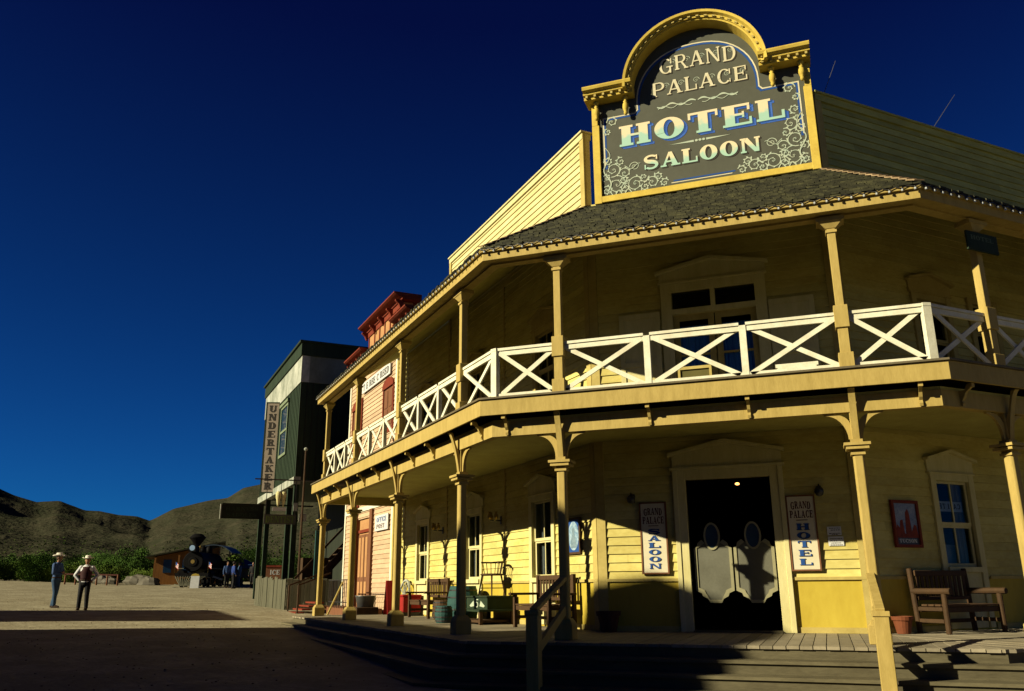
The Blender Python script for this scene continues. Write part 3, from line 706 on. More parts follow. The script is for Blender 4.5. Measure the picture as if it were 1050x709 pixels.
segs = {0: (FM, [-CV, -2.166, -.72, .75, 2.166, CV]), 1: (FL, [0, -1.463, -2.7, -3.9, -5.13, -6.4, -7.65, -8.9, -10.05, -11.2, -12.36]), 2: (FR_, [0, 1.3, 2.5, 3.8, 5.1])}
for i, (fr, xs) in segs.items():
    for k, (a, b) in enumerate(zip(xs, xs[1:])):
        lo, hi = min(a, b), max(a, b); rail_bay(fr, lo+.05, hi-.05, k)
    for x in xs[1:-1] if i == 0 else xs[1:]:
        if min(abs(x-px) for f2, px in posts if f2 is fr) > .2: baluster(fr, x)
for sx in (-1, 1): 
    mb = MB(); f2 = Fr(sx*CV, 0, -PI/8 if sx < 0 else PI/8); mb.box(f2, -.06, .06, -.045, .045, 3.71, 4.57); mb.box(f2, -.06, .06, -.05, .05, 4.563, 4.612); mb.build('rail_upright', M_WHITE, hotel)
mb = MB(); mb.bar(FL.p(-12.36, -.1, 4.58), FL.p(-12.36, OW+.05, 4.58), .08, .06); mb.bar(FL.p(-12.36, -.1, 3.8), FL.p(-12.36, OW+.05, 3.8), .05, .06)
mb.bar(FL.p(-12.36, -.1, 3.82), FL.p(-12.36, OW+.05, 4.53), .03, .08); mb.build('balcony_railing', M_WHITE, hotel)

# porch floor and steps -------------------------------------------------
OF = .63
mb = MB()
for fr, lo, hi in ((FM, -9, 9), (FL, -TE-.25, 9), (FR_, -9, RE)):
    x = -13.2; w = .165
    def smin(u):       # where the board may start so that it stays inside this wall's wedge
        if fr is FM: return max(OW, (abs(u)-CV)/T8)
        if fr is FL: return max(OW, u/T8)
        return max(OW, -u/T8)
    while x < 13.2:
        a, b = x+.006, x+w-.006
        if a >= lo and b <= hi:
            sa, sb = smin(a), smin(b); oe = OF+random.uniform(-.008, .008)
            if min(sa, sb) < oe:
                sa, sb = min(sa, oe-.002), min(sb, oe-.002); z = random.uniform(-.004, .0)
                mb.prismw([fr.p(a, oe, z-.04), fr.p(b, oe, z-.04), fr.p(b, sb, z-.04), fr.p(a, sa, z-.04)], [fr.p(a, oe, z), fr.p(b, oe, z), fr.p(b, sb, z), fr.p(a, sa, z)])
        x += w
mb.build('porch_floor', M_FLOOR, hotel)
mb = MB()
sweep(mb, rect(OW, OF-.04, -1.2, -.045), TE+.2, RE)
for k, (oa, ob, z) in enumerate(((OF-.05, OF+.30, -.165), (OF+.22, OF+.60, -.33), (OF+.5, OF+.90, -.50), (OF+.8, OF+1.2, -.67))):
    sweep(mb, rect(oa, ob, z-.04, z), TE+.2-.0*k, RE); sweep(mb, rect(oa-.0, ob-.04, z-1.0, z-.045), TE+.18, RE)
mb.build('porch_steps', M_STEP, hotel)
def stair_rail(x, sgn):
    mb = MB()
    mb.box(FM, x-.085, x+.085, 1.42, 1.59, -.9, .40); mb.box(FM, x-.1, x+.1, 1.405, 1.605, .40, .46)
    r = mb.build('stair_railing', M_POST, hotel, bevel=.006)
    mb = MB(); mb.bar(FM.p(x, .07, .88), FM.p(x, 1.5, .46), .11, .06); mb.bar(FM.p(x, .07, .42), FM.p(x, 1.45, -.08), .06, .13)
    mb.build('handrail', M_POST, r, bevel=.005)
stair_rail(-2.166, -1); stair_rail(2.13, 1)
for fr, x in ((FR_, 1.3), (FR_, 5.1), (FL, -12.36)):
    mb = MB(); mb.box(fr, x-.07, x+.07, 1.42, 1.56, -.9, .42)
    if fr is FR_:
        r = mb.build('stair_railing', M_POST, hotel); mb = MB(); mb.bar(fr.p(x, .07, .88), fr.p(x, 1.5, .46), .09, .06); mb.bar(fr.p(x, .07, .42), fr.p(x, 1.45, -.08), .05, .12); mb.build('handrail', M_POST, r)

# ================================================================== BIG SIGN
XS = .1; SO = OW+.06; ZB = 8.16
FS = Fr(XS, 0, 0)
bs = thing('sign_board', FS.p(0, SO, ZB), 'large arched grey false front sign painted GRAND PALACE HOTEL SALOON above the porch roof', 'sign')
HW = 2.12; AR = 1.36; ZA = 10.40
arc = lambda r, n=28, zc=ZA: [(r*math.cos(PI*k/n), zc+r*math.sin(PI*k/n)) for k in range(n+1)]
mb = MB(); mb.face(FS, [(-HW, ZB), (HW, ZB), (HW, ZA+.02), (AR, ZA+.02)]+arc(AR-.05)+[(-AR, ZA+.02), (-HW, ZA+.02)], OW-.1, SO)
mb.build('board', M_SIGNF, bs)
mb = MB()
mb.box(FS, -HW-.02, HW+.02, SO-.02, SO+.05, ZB, ZB+.13)
for s in (-1, 1):
    a, b = sorted((s*(HW+.03), s*(HW-.12))); mb.box(FS, a, b, SO-.12, SO+.055, ZB-.02, 9.9); mb.box(FS, a+(.03 if s > 0 else .0), b-(.0 if s > 0 else .03), SO-.12, SO+.05, 9.9, ZA-.0)
mb.build('frame', M_GOLD, bs, bevel=.006)
def archsweep(mb, prof, n=36):         # prof: (radius, outward)
    for k in range(n):
        a, b = PI*k/n, PI*(k+1)/n
        mb.prismw([FS.p(r*math.cos(a), o, ZA+.05+r*math.sin(a)) for r, o in prof], [FS.p(r*math.cos(b), o, ZA+.05+r*math.sin(b)) for r, o in prof])
mb = MB(); archsweep(mb, [(AR-.10, SO-.14), (AR-.10, SO+.30), (AR-.07, SO+.31), (AR-.07, SO+.34), (AR-.02, SO+.35), (AR-.0, SO+.42), (AR+.05, SO+.43), (AR+.05, SO-.14)])
mb.build('arch_cornice', M_GOLD, bs)
mb = MB()
for k in range(25):
    a = PI*(k+.5)/25; r = AR-.05; c = FS.p(r*math.cos(a), SO+.36, ZA+.05+r*math.sin(a)); t_ = Vector((-math.sin(a), 0, math.cos(a)))*.028
    mb.bar(c-t_, c+t_, .03, .028)
mb.build('arch_dentils', M_TRIM, bs)
for s in (-1, 1):
    x0, x1 = (-HW-.13, -AR+.12) if s < 0 else (AR-.12, HW+.06)
    mb = MB(); z = ZA+.02
    prof = [(SO-.14, z-.02), (SO+.26, z-.02), (SO+.27, z+.05), (SO+.33, z+.06), (SO+.34, z+.10), (SO+.41, z+.13), (SO+.43, z+.18), (SO+.43, z+.20), (SO-.14, z+.20)]
    mb.side(FS, prof, x0, x1); c = mb.build('side_cornice', M_GOLD, bs)
    mb = MB()
    for k in range(6): xx = x0+.07+(x1-x0-.14)*k/5; mb.box(FS, xx-.022, xx+.022, SO+.27, SO+.325, z+.0, z+.05)
    mb.build('dentils', M_TRIM, c)
    for xx in (x0+.22, x1-.18):
        mb = MB(); mb.lathe(FS.p(xx, SO+.12, ZA-.42), [(.005, 0), (.03, .01), (.042, .05), (.035, .09), (.05, .12), (.062, .18), (.055, .25), (.03, .29), (.045, .31), (.025, .33), (.035, .36), (.06, .38), (.06, .42)], 12)
        mb.build('turned_drop', M_GOLD, bs, smooth=True)
# painted border line, panels
def line2(mb, pts, w, o):
    for i in range(len(pts)-1):
        a, b = Vector(pts[i]), Vector(pts[i+1]); d = (b-a).normalized(); n_ = Vector((-d.y, d.x))*w/2; d = d*w/2
        mb.face(FS, [tuple(a-d-n_), tuple(b+d-n_), tuple(b+d+n_), tuple(a-d+n_)], o, o+.002+.0002*(i % 9))
ai = [(1.2*math.copysign(abs(math.cos(a))**.86, math.cos(a)), ZA-.12+1.1*math.sin(a)) for a in [PI*k/24 for k in range(25)]]
bord = [(HW-.2, 8.95), (HW-.2, 10.05), (1.26, 10.05), (1.2, 10.12), (1.2, ZA-.12)]+ai[1:-1]+[(-1.2, ZA-.12), (-1.2, 10.12), (-1.26, 10.05), (-HW+.2, 10.05), (-HW+.2, 8.95)]
mb = MB(); line2(mb, [(x-.028*(1 if x > 0 else -1), z-.03) for x, z in bord], .045, SO+.001); mb.build('blue_border', M_BLUE2, bs); mb = MB(); line2(mb, [(-.55, 8.40), (.6, 8.40)], .03, SO+.001); mb.build('blue_rule', M_BLUE2, bs)
mb = MB(); line2(mb, bord, .026, SO+.005); mb.build('cream_border', M_LET, bs); mb = MB(); line2(mb, [(-.6, 8.36), (.55, 8.36)], .018, SO+.005); mb.build('cream_rule', M_LET, bs)
# lettering: two tone cream over mint for HOTEL and SALOON
def twotone(name, zc, band_, c1, c2):
    m = bpy.data.materials.new(name); m.use_nodes = True; n = m.node_tree.nodes; l = m.node_tree.links; b = n['Principled BSDF']; b.inputs['Roughness'].default_value = .7
    tc = n.new('ShaderNodeTexCoord'); sx = n.new('ShaderNodeSeparateXYZ'); nz = n.new('ShaderNodeTexNoise'); nz.inputs['Scale'].default_value = 9
    l.new(tc.outputs['Object'], sx.inputs[0]); l.new(tc.outputs['Object'], nz.inputs[0])
    ad = n.new('ShaderNodeMath'); ad.operation = 'MULTIPLY_ADD'; ad.inputs[1].default_value = .25; l.new(nz.outputs[0], ad.inputs[0]); l.new(sx.outputs[2], ad.inputs[2])
    mr = n.new('ShaderNodeMapRange'); mr.inputs[1].default_value = zc+.12-band_; mr.inputs[2].default_value = zc+.12+band_; l.new(ad.outputs[0], mr.inputs[0])
    mx = n.new('ShaderNodeMix'); mx.data_type = 'RGBA'; mx.inputs['A'].default_value = (*c2, 1); mx.inputs['B'].default_value = (*c1, 1)
    l.new(mr.outputs[0], mx.inputs['Factor']); l.new(mx.outputs['Result'], b.inputs['Base Color']); return m
XO = -.1            # letter measurements are in porch coordinates, the sign is centred .1 right
def T(s, x0, x1, z0, h, **k):
    mb = MB(); text(mb, FS, s, x0+XO, x1+XO, z0, h, SO+.008, **k); return mb
T('HOTEL', -1.50, 1.72, 9.34, .46, T=.27, t=.11).build('hotel_lettering', twotone('hotel_twotone', 9.57-ZB, .05, (.56, .46, .28), (.26, .42, .32)), bs)
for q_, (dx, dz) in enumerate(((.035, -.03), (.07, -.055))):
    mb = MB(); text(mb, FS, 'HOTEL', -1.5+XO+dx, 1.72+XO+dx, 9.34+dz, .46, SO+.003-.001*q_, .002, T=.27, t=.11); mb.build('letter_shadow', M_BLUE if q_ else M_BLUE2, bs)
T('SALOON', -1.03, 1.22, 8.73, .31, T=.27, t=.11).build('saloon_lettering', twotone('saloon_twotone', 8.88-ZB, .05, (.56, .47, .28), (.27, .42, .31)), bs)
mb = MB(); text(mb, FS, 'SALOON', -1.0+XO, 1.25+XO, 8.705, .31, SO+.002, .002, T=.27, t=.11); mb.build('letter_shadow', M_SHAD, bs)
for s, x0, x1, z, h, ar in (('GRAND', -.60, .92, 10.86, .34, .07), ('PALACE', -.78, 1.10, 10.32, .32, .0)):
    T(s, x0, x1, z, h, T=.17, t=.075, gap=.16, arc=ar).build('name_lettering', M_LET, bs)
    mb = MB(); text(mb, FS, s, x0+XO+.022, x1+XO+.022, z-.02, h, SO+.002, .002, T=.15, t=.07, gap=.16, arc=ar); mb.build('letter_shadow', M_SHAD, bs)
mb = MB()
for s in (-1, 1):
    X = lambda x: s*x
    for cx, cz, r, a0, tn, sg in ((1.70, 8.52, .19, 1.6, 1.6, 1), (1.32, 8.47, .16, 2.6, 1.5, -1), (.98, 8.45, .12, .2, 1.4, 1), (.74, 8.40, .07, 2.8, 1.2, -1), (1.76, 8.86, .15, -1.3, 1.5, -1), (1.70, 9.20, .13, -1.8, 1.4, 1), (1.80, 9.48, .08, -1.5, 1.2, -1), (1.52, 8.75, .11, 0, 1.3, 1), (1.90, 8.42, .09, 1, 1.3, 1), (1.52, 8.42, .09, 2, 1.3, -1), (1.14, 8.58, .09, 3, 1.2, 1), (1.13, 8.38, .07, 1, 1.2, -1), (.86, 8.55, .07, 0, 1.2, 1), (1.90, 8.70, .08, -1, 1.2, 1), (1.60, 9.02, .08, 2, 1.2, -1), (1.86, 9.05, .08, 0, 1.2, 1), (1.56, 8.60, .07, 2, 1.2, 1), (1.84, 9.30, .07, 1, 1.2, -1), (1.74, 9.95, .1, 0, 1.4, 1), (1.84, 9.74, .06, 1.5, 1.2, -1)):
        if s < 0 and cz > 9.1 and cz < 9.6: continue
        spiral(mb, FS, X(cx), cz, r, a0 if s > 0 else PI-a0, tn, sg*s, .017, SO+.003)
    ribbon(mb, FS, [(X(1.9-.55*(k/20)**1.0-.0), 8.33+.06*math.sin(k*.9)+.0) for k in range(21)], [.02]*21, SO+.0105)
    ribbon(mb, FS, [(X(1.88-.07*math.sin(k*.5)), 8.4+1.0*k/20) for k in range(21)], [.03-.001*k for k in range(21)], SO+.0105)
    spiral(mb, FS, X(1.32)+XO*0, 8.86, .09, 0 if s > 0 else PI, 1.5, s, .014, SO+.003, leaves=False)
    ribbon(mb, FS, [(X(1.2+.32*k/14), 8.86+.05*math.sin(k*.45+1)) for k in range(15)], [.012]*15, SO+.0105)
    ribbon(mb, FS, [(X(.02+.78*k/30), 10.08+.035*math.sin(k*.42)) for k in range(31)], [.016+.022*abs(math.sin(k*.42)) for k in range(31)], SO+.004)
    ribbon(mb, FS, [(X(.1+.68*k/30), 10.04-.035*math.sin(k*.42+.5)) for k in range(31)], [.012]*31, SO+.006)
    mb.face(FS, [(X(.12), 9.165), (X(.12), 9.21), (X(.6), 9.19)], SO+.004, SO+.007)
for x in (-.07, 0, .07): mb.face(FS, [(x+.03*math.cos(2*PI*k/10), 9.19+.026*math.sin(2*PI*k/10)) for k in range(10)], SO+.004, SO+.0075)
mb.build('scrollwork', M_MINT, bs)
for s_, x0, x1, z, n_ in (('GRAND', -.55, .9, 10.86, 5), ('PALACE', -.72, 1.1, 10.34, 6)):
    for k in range(n_): mb = MB(); spiral(mb, FS, XO+x0+(x1-x0)*(k+.75)/n_, z+.2, .055, 0, 1.2, 1, .009, SO+.001, n=14, leaves=False); mb.build('letter_flourish', M_MINT, bs)

# ================================================================== LIGHT STRINGS, RODS
def string(pts, step, label, m=M_BLACK):
    t = thing('light_string', pts[0], label, 'string lights')
    w = MB(); b = MB()
    for p, q_ in zip(pts, pts[1:]):
        n = max(1, int((q_-p).length/step)); prev = p
        for k in range(1, n+1):
            c = p.lerp(q_, k/n); mid = (prev+c)/2-Vector((0, 0, .03))
            w.tube(prev, mid, .008, n=4); w.tube(mid, c, .008, n=4); prev = c
            b.ball(mid-Vector((0, 0, .03)), .022, n=5, m=4)
            w.tube(mid-Vector((0, 0, .02)), mid+Vector((0, 0, .01)), .014, n=5)
    w.build('cable', m, t); o = b.build('bulb', M_BULB, t); o['kind'] = 'stuff'
e = .35
r = ring(12.65, 12.2, e); R3 = lambda z: [Vector((x, y, z)) for x, y in r]
P = R3(6.31)
string([P[1], P[0]], .17, 'string of clear bulbs along the sunlit left eave of the hotel porch roof')
string([P[1], P[2]], .17, 'string of clear bulbs along the corner eave under the shingles')
string([P[2], P[3]], .17, 'string of clear bulbs along the shaded right eave of the hotel')
string([FL.p(-1.1, OW, 9.95), FL.p(-8.76, OW, 9.95)], .2, 'string of clear bulbs along the top of the sunlit left parapet')
string([FR_.p(1.1, OW, 9.86), FR_.p(11.9, OW, 9.86)], .2, 'string of clear bulbs along the top of the shaded olive parapet')
for x, dx, h, l in ((1.43, .45, .9, 'short thin rod leaning off the olive parapet beside the arched sign'), (4.46, .9, 1.05, 'longer thin rod leaning off the olive parapet, away from the arched sign')):
    mb = MB(); mb.tube(FR_.p(x, OW-.1, 9.9), FR_.p(x+dx, OW-.1, 9.9+h), .008, .005, n=5); mb.ball(FR_.p(x, OW-.1, 9.92), .03)
    solo(mb.build('rod_antenna', M_STEEL), l, 'antenna', 'thin rods on the right parapet')

# ================================================================== SMALL SIGNS ON THE HOTEL
def wallsign(x0, x1, z0, z1, word, label):
    xc = (x0+x1)/2
    t = thing('wall_sign', FM.p(xc, OW+.03, z0), label, 'sign', 'vertical name boards beside the saloon door')
    o = OW+.032
    mb = MB(); mb.box(FM, x0, x1, o, o+.035, z0, z1); mb.build('board', M_PAPER2, t)
    mb = MB()
    for a, b, c, d in ((x0-.015, x0+.01, z0, z1), (x1-.01, x1+.015, z0, z1)): mb.box(FM, a, b, o+.001, o+.05, c, d)
    for c, d in ((z0-.015, z0+.01), (z1-.01, z1+.015)): mb.box(FM, x0-.015, x1+.015, o+.001, o+.049, c, d)
    mb.build('edge', M_BROWN, t)
    w = x1-x0; H = z1-z0
    mb = MB(); text(mb, FM, 'GRAND', xc-w*.36, xc+w*.36, z1-H*.17, H*.10, o+.036, .002, T=.26, t=.1, arc=.02); text(mb, FM, 'PALACE', xc-w*.42, xc+w*.42, z1-H*.30, H*.10, o+.036, .002, T=.26, t=.1); mb.build('name_lettering', M_REDL, t)
    mb = MB(); vtext(mb, FM, word, xc+.012, w*.46, z1-H*.36-.008, z0+H*.05-.008, o+.0352, fill=.72); mb.build('letter_shadow', M_SHAD, t)
    mb = MB(); vtext(mb, FM, word, xc, w*.46, z1-H*.36, z0+H*.05, o+.038, fill=.72); mb.build('word_lettering', M_BLUE2, t)
    mb = MB(); mb.box(FM, xc-.09, xc+.09, o+.036, o+.038, z1-H*.335, z1-H*.325); mb.build('divider_line', M_REDL, t)
M_PAPER2 = mat('off_white_sign_board', (.78, .72, .52), (.66, .58, .38), scale=3, bump=.05)
wallsign(-1.45, -1.0, .97, 2.18, 'SALOON', 'white vertical board lettered GRAND PALACE SALOON left of the swing doors')
wallsign(1.06, 1.5, .99, 2.2, 'HOTEL', 'white vertical board lettered GRAND PALACE HOTEL right of the swing doors')
t = thing('notice', FM.p(1.78, OW+.03, 1.36), 'two small printed white notices pinned one above the other on the yellow wall', 'notice')
mb = MB(); mb.box(FM, 1.66, 1.90, OW+.032, OW+.037, 1.37, 1.52); mb.build('sheet', M_PAPER, t)
mb = MB(); mb.box(FM, 1.66, 1.88, OW+.032, OW+.037, 1.54, 1.68); mb.build('sheet', M_PAPER, t)
mb = MB()
for z, w in ((1.66, .16), (1.63, .12), (1.575, .18), (1.555, .1), (1.49, .17), (1.455, .19), (1.42, .14), (1.39, .17)):
    x = 1.775-w/2
    while x < 1.775+w/2: l = random.uniform(.012, .035); mb.box(FM, x, x+l, OW+.038, OW+.0385, z-.012, z); x += l+.008
mb.build('print_line', M_SHAD, t)
# poster on the right wall
t = thing('framed_poster', FR_.p(1.93, OW+.03, 1.33), 'dark red framed poster with blue sky over red cliffs on the shaded right wall', 'poster')
mb = MB(); o = OW+.03
for a, b, c, d in ((1.62, 1.67, 1.34, 2.12), (2.20, 2.25, 1.34, 2.12), (1.67, 2.20, 1.34, 1.39), (1.67, 2.20, 2.07, 2.12)): mb.box(FR_, a, b, o, o+.045, c, d)
mb.build('frame', M_ORRED, t)
mb = MB(); mb.box(FR_, 1.67, 2.2, o, o+.015, 1.39, 2.07); mb.build('print', mat('poster_blue', (.03, .1, .3), (.5, .55, .65), scale=4, bump=0), t)
mb = MB()
for pts in ([(1.67, 1.5), (1.72, 1.72), (1.78, 1.66), (1.8, 1.78), (1.86, 1.8), (1.88, 1.58), (1.96, 1.5)], [(1.9, 1.5), (1.94, 1.92), (2.0, 1.98), (2.03, 1.9), (2.05, 1.6), (2.12, 1.72), (2.17, 1.7), (2.2, 1.5)]): mb.face(FR_, pts, o+.016, o+.018)
mb.build('rock_shape', mat('poster_red', (.35, .06, .03), (.1, .02, .02), scale=9, bump=0), t)
mb = MB(); mb.box(FR_, 1.67, 2.2, o+.016, o+.0175, 1.39, 1.5); mb.build('caption_strip', M_BLACK, t)
mb = MB(); text(mb, FR_, 'TUCSON', 1.73, 2.14, 1.42, .06, o+.018, .001); mb.build('caption_lettering', M_PAPER, t)
# oval portrait print on the left wall
t = thing('framed_picture', FL.p(-1.88, OW+.03, 1.34), 'framed pale blue oval portrait hanging on the sunlit wall by the corner', 'picture')
mb = MB()
for a, b, c, d in ((-2.17, -2.12, 1.34, 2.02), (-1.64, -1.59, 1.34, 2.02), (-2.12, -1.64, 1.34, 1.38), (-2.12, -1.64, 1.98, 2.02)): mb.box(FL, a, b, o, o+.04, c, d)
mb.build('frame', M_WOODD, t)
mb = MB(); mb.box(FL, -2.12, -1.64, o, o+.012, 1.38, 1.98); mb.build('mount', M_BLUE2, t)
mb = MB(); mb.face(FL, [(-1.88+.2*math.cos(2*PI*k/20), 1.68+.27*math.sin(2*PI*k/20)) for k in range(20)], o+.013, o+.016); mb.build('print', mat('portrait_print', (.55, .68, .75), (.1, .22, .35), scale=14, bump=0, amt=.6), t)
mb = MB(); mb.face(FL, [(-2.0, 1.46), (-1.76, 1.46), (-1.79, 1.62), (-1.84, 1.7), (-1.83, 1.8), (-1.88, 1.85), (-1.93, 1.8), (-1.92, 1.7), (-1.97, 1.62)], o+.017, o+.018); mb.build('figure_shape', mat('portrait_shade', (.08, .14, .2), (.3, .4, .45), scale=20, bump=0), t)
# hanging board on the right balcony post
t = thing('hanging_sign', FR_.p(1.26, .16, 5.55), 'small dark green board with faded lettering fixed to the top of the right balcony post', 'sign')
mb = MB(); mb.box(FR_, .92, 1.6, .14, .17, 5.55, 5.85); mb.build('board', M_GREEN, t)
mb = MB(); mb.box(FR_, .96, 1.56, .171, .174, 5.58, 5.82); mb.build('panel', M_GREEN, t)
mb = MB(); text(mb, FR_, 'HOTEL', 1.0, 1.5, 5.72, .07, .175, .001); text(mb, FR_, 'ROOMS', 1.02, 1.48, 5.61, .07, .175, .001) if False else None; mb.build('faded_lettering', mat('faded_green_letter', (.12, .17, .1), bump=0), t)
# wall lamps
def lamp(fr, x, z, label):
    t = thing('wall_lamp', fr.p(x, OW+.03, z-.08), label, 'lamp', 'small black iron lamps on the hotel wall')
    mb = MB(); mb.box(fr, x-.04, x+.04, OW+.03, OW+.05, z-.08, z+.08); mb.tube(fr.p(x, OW+.04, z), fr.p(x, OW+.16, z-.02), .014, n=6); mb.build('bracket', M_BLACK, t)
    mb = MB(); mb.lathe(fr.p(x, OW+.18, z-.06), [(.02, -.05), (.055, -.03), (.075, .02), (.07, .07), (.05, .1), (.02, .12), (.01, .16)], 12); mb.build('globe', M_BLACK, t, smooth=True)
lamp(FM, -1.58, 2.27, 'round black wall lamp between the corner board and the SALOON board'); lamp(FM, 1.6, 2.28, 'round black wall lamp above the HOTEL board and white notices')
def sconce(x, label):
    t = thing('wall_lamp', FL.p(x, OW+.03, 2.1), label, 'lamp', 'small black iron lamps on the hotel wall')
    mb = MB(); mb.box(FL, x-.03, x+.03, OW+.03, OW+.045, 2.12, 2.3); mb.tube(FL.p(x, OW+.04, 2.2), FL.p(x, OW+.3, 2.2), .015, n=6); mb.build('bracket', M_BLACK, t)
    for dx, oo in ((-.14, .22), (.14, .22), (0, .32)):
        mb = MB(); mb.tube(FL.p(x, OW+.2, 2.2), FL.p(x+dx, OW+oo, 2.22), .01, n=5); mb.lathe(FL.p(x+dx, OW+oo, 2.22), [(.02, 0), (.05, .04), (.045, .09), (.025, .13), (.03, .17)], 10); mb.build('lamp_shade', M_BRASS, t, smooth=True)
sconce(-9.02, 'branched iron lamp between the two farther left wall windows'); sconce(-5.26, 'branched iron lamp above the chair on the green stand')

# ================================================================== PORCH FURNITURE
def bench(fr, x, o, label, w=1.5, log=False):
    t = thing('porch_bench', fr.p(x, o, 0), label, 'bench', 'slatted wooden benches against the hotel wall', rz=fr.th)
    f = ID; H = w/2; m = M_LOG if log else M_WOODD; r = .045
    def part(n, b, mm=M_WOODD): b.build(n, mm, t, local=True, bevel=.006)
    for s in (-1, 1):
        b = MB()
        (b.tube(f.p(s*H, .55, 0), f.p(s*H, .55, .6), r, n=8) if log else b.box(f, s*H-.035, s*H+.035, .5, .57, 0, .6)); part('leg', b, m)
        b = MB(); (b.tube(f.p(s*H, .02, 0), f.p(s*H, -.04, 1.0), r, n=8) if log else b.box(f, s*H-.035, s*H+.035, -.02, .05, 0, .98)); part('leg', b, m)
        b = MB(); (b.tube(f.p(s*H, -.04, .64), f.p(s*H, .68, .64), r*1.15, n=8) if log else b.box(f, s*H-.05, s*H+.05, -.02, .66, .6, .645)); part('armrest', b, m)
        b = MB(); b.box(f, s*H-.02, s*H+.02, .05, .5, .16, .22); b.box(f, s*H-.02, s*H+.02, .05, .5, .34, .40); part('side_rail', b, m)
    b = MB()
    for k in range(4): b.box(f, -H+.04, H-.04, .07+k*.125, .07+k*.125+.11, .41, .44)
    part('seat', b)
    b = MB(); b.box(f, -H+.04, H-.04, .50, .54, .32, .405); b.box(f, -H+.04, H-.04, .02, .05, .32, .405); b.box(f, -H+.04, H-.04, .02, .05, .14, .2); part('stretcher', b, m)
    b = MB(); b.box(f, -H+.04, H-.04, -.015, .03, .88, .97); b.box(f, -H+.04, H-.04, -.0, .035, .5, .56)
    n = 11
    for k in range(n): x_ = -H+.1+(w-.2)*k/(n-1); b.box(f, x_-.035, x_+.035, .0, .02, .56, .88)
    part('backrest', b)
bench(FL, -2.45, OW+.14, 'dark slatted bench under the nearest window on the left side of the porch', 1.45)
bench(FL, -9.0, OW+.14, 'dark slatted bench at the far end of the left porch by the red box', 1.5)
bench(FR_, 2.42, OW+.16, 'large rustic log armed bench on the shaded right porch beside the flower pot', 1.3, True)
def pot(p, s, m, label, g='clay pots on the porch'):
    t = thing('flower_pot', p, label, 'pot', g)
    mb = MB(); mb.lathe(p, [(.12*s, 0), (.17*s, .24*s), (.19*s, .24*s), (.2*s, .31*s), (.17*s, .31*s), (.15*s, .26*s)], 18); mb.build('pot', m, t, smooth=False)
    mb = MB(); mb.lathe(p+Vector((0, 0, .24*s)), [(.155*s, 0), (.05, .03)], 14); mb.build('soil', M_BLACK, t)
pot(FR_.p(1.38, OW+.2, 0), .85, M_TERRA, 'orange terracotta pot beside the log armed bench')
pot(FM.p(-2.05, OW+.28, 0), 1.1, mat('shaded_terracotta', (.10, .035, .02)), 'terracotta pot toned dark for the shadow at the building corner')  # terracotta darkened for the shadow it stands in
# shoe shine stand with a chair on top
t = thing('shoeshine_stand', FL.p(-5.0, OW+.5, 0), 'dark green box stand painted with a figure 5 under the windsor chair', 'stand')
mb = MB()
for x in (-5.68, -4.42): 
    for oo in (.12, .85): mb.box(FL, x-.04, x+.04, OW+oo, OW+oo+.07, 0, .26)
mb.box(FL, -5.6, -4.5, OW+.14, OW+.9, .04, .09); mb.build('step_frame', M_WOODD, t)
mb = MB(); mb.box(FL, -5.76, -4.34, OW+.08, OW+.95, .26, .30); mb.build('step_board', M_GREEN, t)
mb = MB(); mb.box(FL, -5.6, -4.45, OW+.08, OW+.72, .301, .54); mb.build('box', M_GREEN, t)
mb = MB(); mb.box(FL, -5.64, -4.41, OW+.06, OW+.75, .542, .57); mb.build('top_board', M_GREEN, t)
mb = MB(); text(mb, FL, '5', -5.08, -4.92, .335, .17, OW+.722, .003)
for s in (-1, 1): mb.face(FL, [(-5+s*.14, .36), (-5+s*.36, .34), (-5+s*.42, .37), (-5+s*.2, .47)], OW+.722, OW+.725)
mb.build('painted_figure', M_MINT, t)
t = thing('windsor_chair', FL.p(-4.95, OW+.4, .572), 'dark low backed windsor chair standing on the green box', 'chair', rz=-PI/4+.35)
f = Fr(0, 0, 0); 
def lp(n, b, m=M_WOODD): b.build(n, m, t, local=True)
for sx in (-1, 1):
    for sy in (-1, 1): b = MB(); b.tube((sx*.21, sy*.2, 0), (sx*.15, sy*.14, .43), .014, .02, n=6); lp('leg', b)
b = MB(); b.lathe((0, 0, .42), [(.22, 0), (.25, .015), (.25, .035), (.2, .045)], 16); lp('seat', b)
b = MB()
for k in range(9): a = -.15+(PI+.3)*k/8; b.tube((.2*math.cos(a), .19*math.sin(a), .45), (.25*math.cos(a), .24*math.sin(a), .70), .009, n=5)
lp('spindle', b)
b = MB()
for k in range(14):
    a0 = -.25+(PI+.5)*k/14; a1 = -.25+(PI+.5)*(k+1)/14; b.bar((.26*math.cos(a0), .25*math.sin(a0), .70), (.26*math.cos(a1), .25*math.sin(a1), .70), .05, .035)
lp('back_rail', b)
b = MB(); b.tube((-.19, -.17, .16), (-.19, .17, .16), .01, n=5); b.tube((.19, -.17, .16), (.19, .17, .16), .01, n=5); b.tube((-.19, 0, .16), (.19, 0, .16), .01, n=5); lp('stretcher', b)
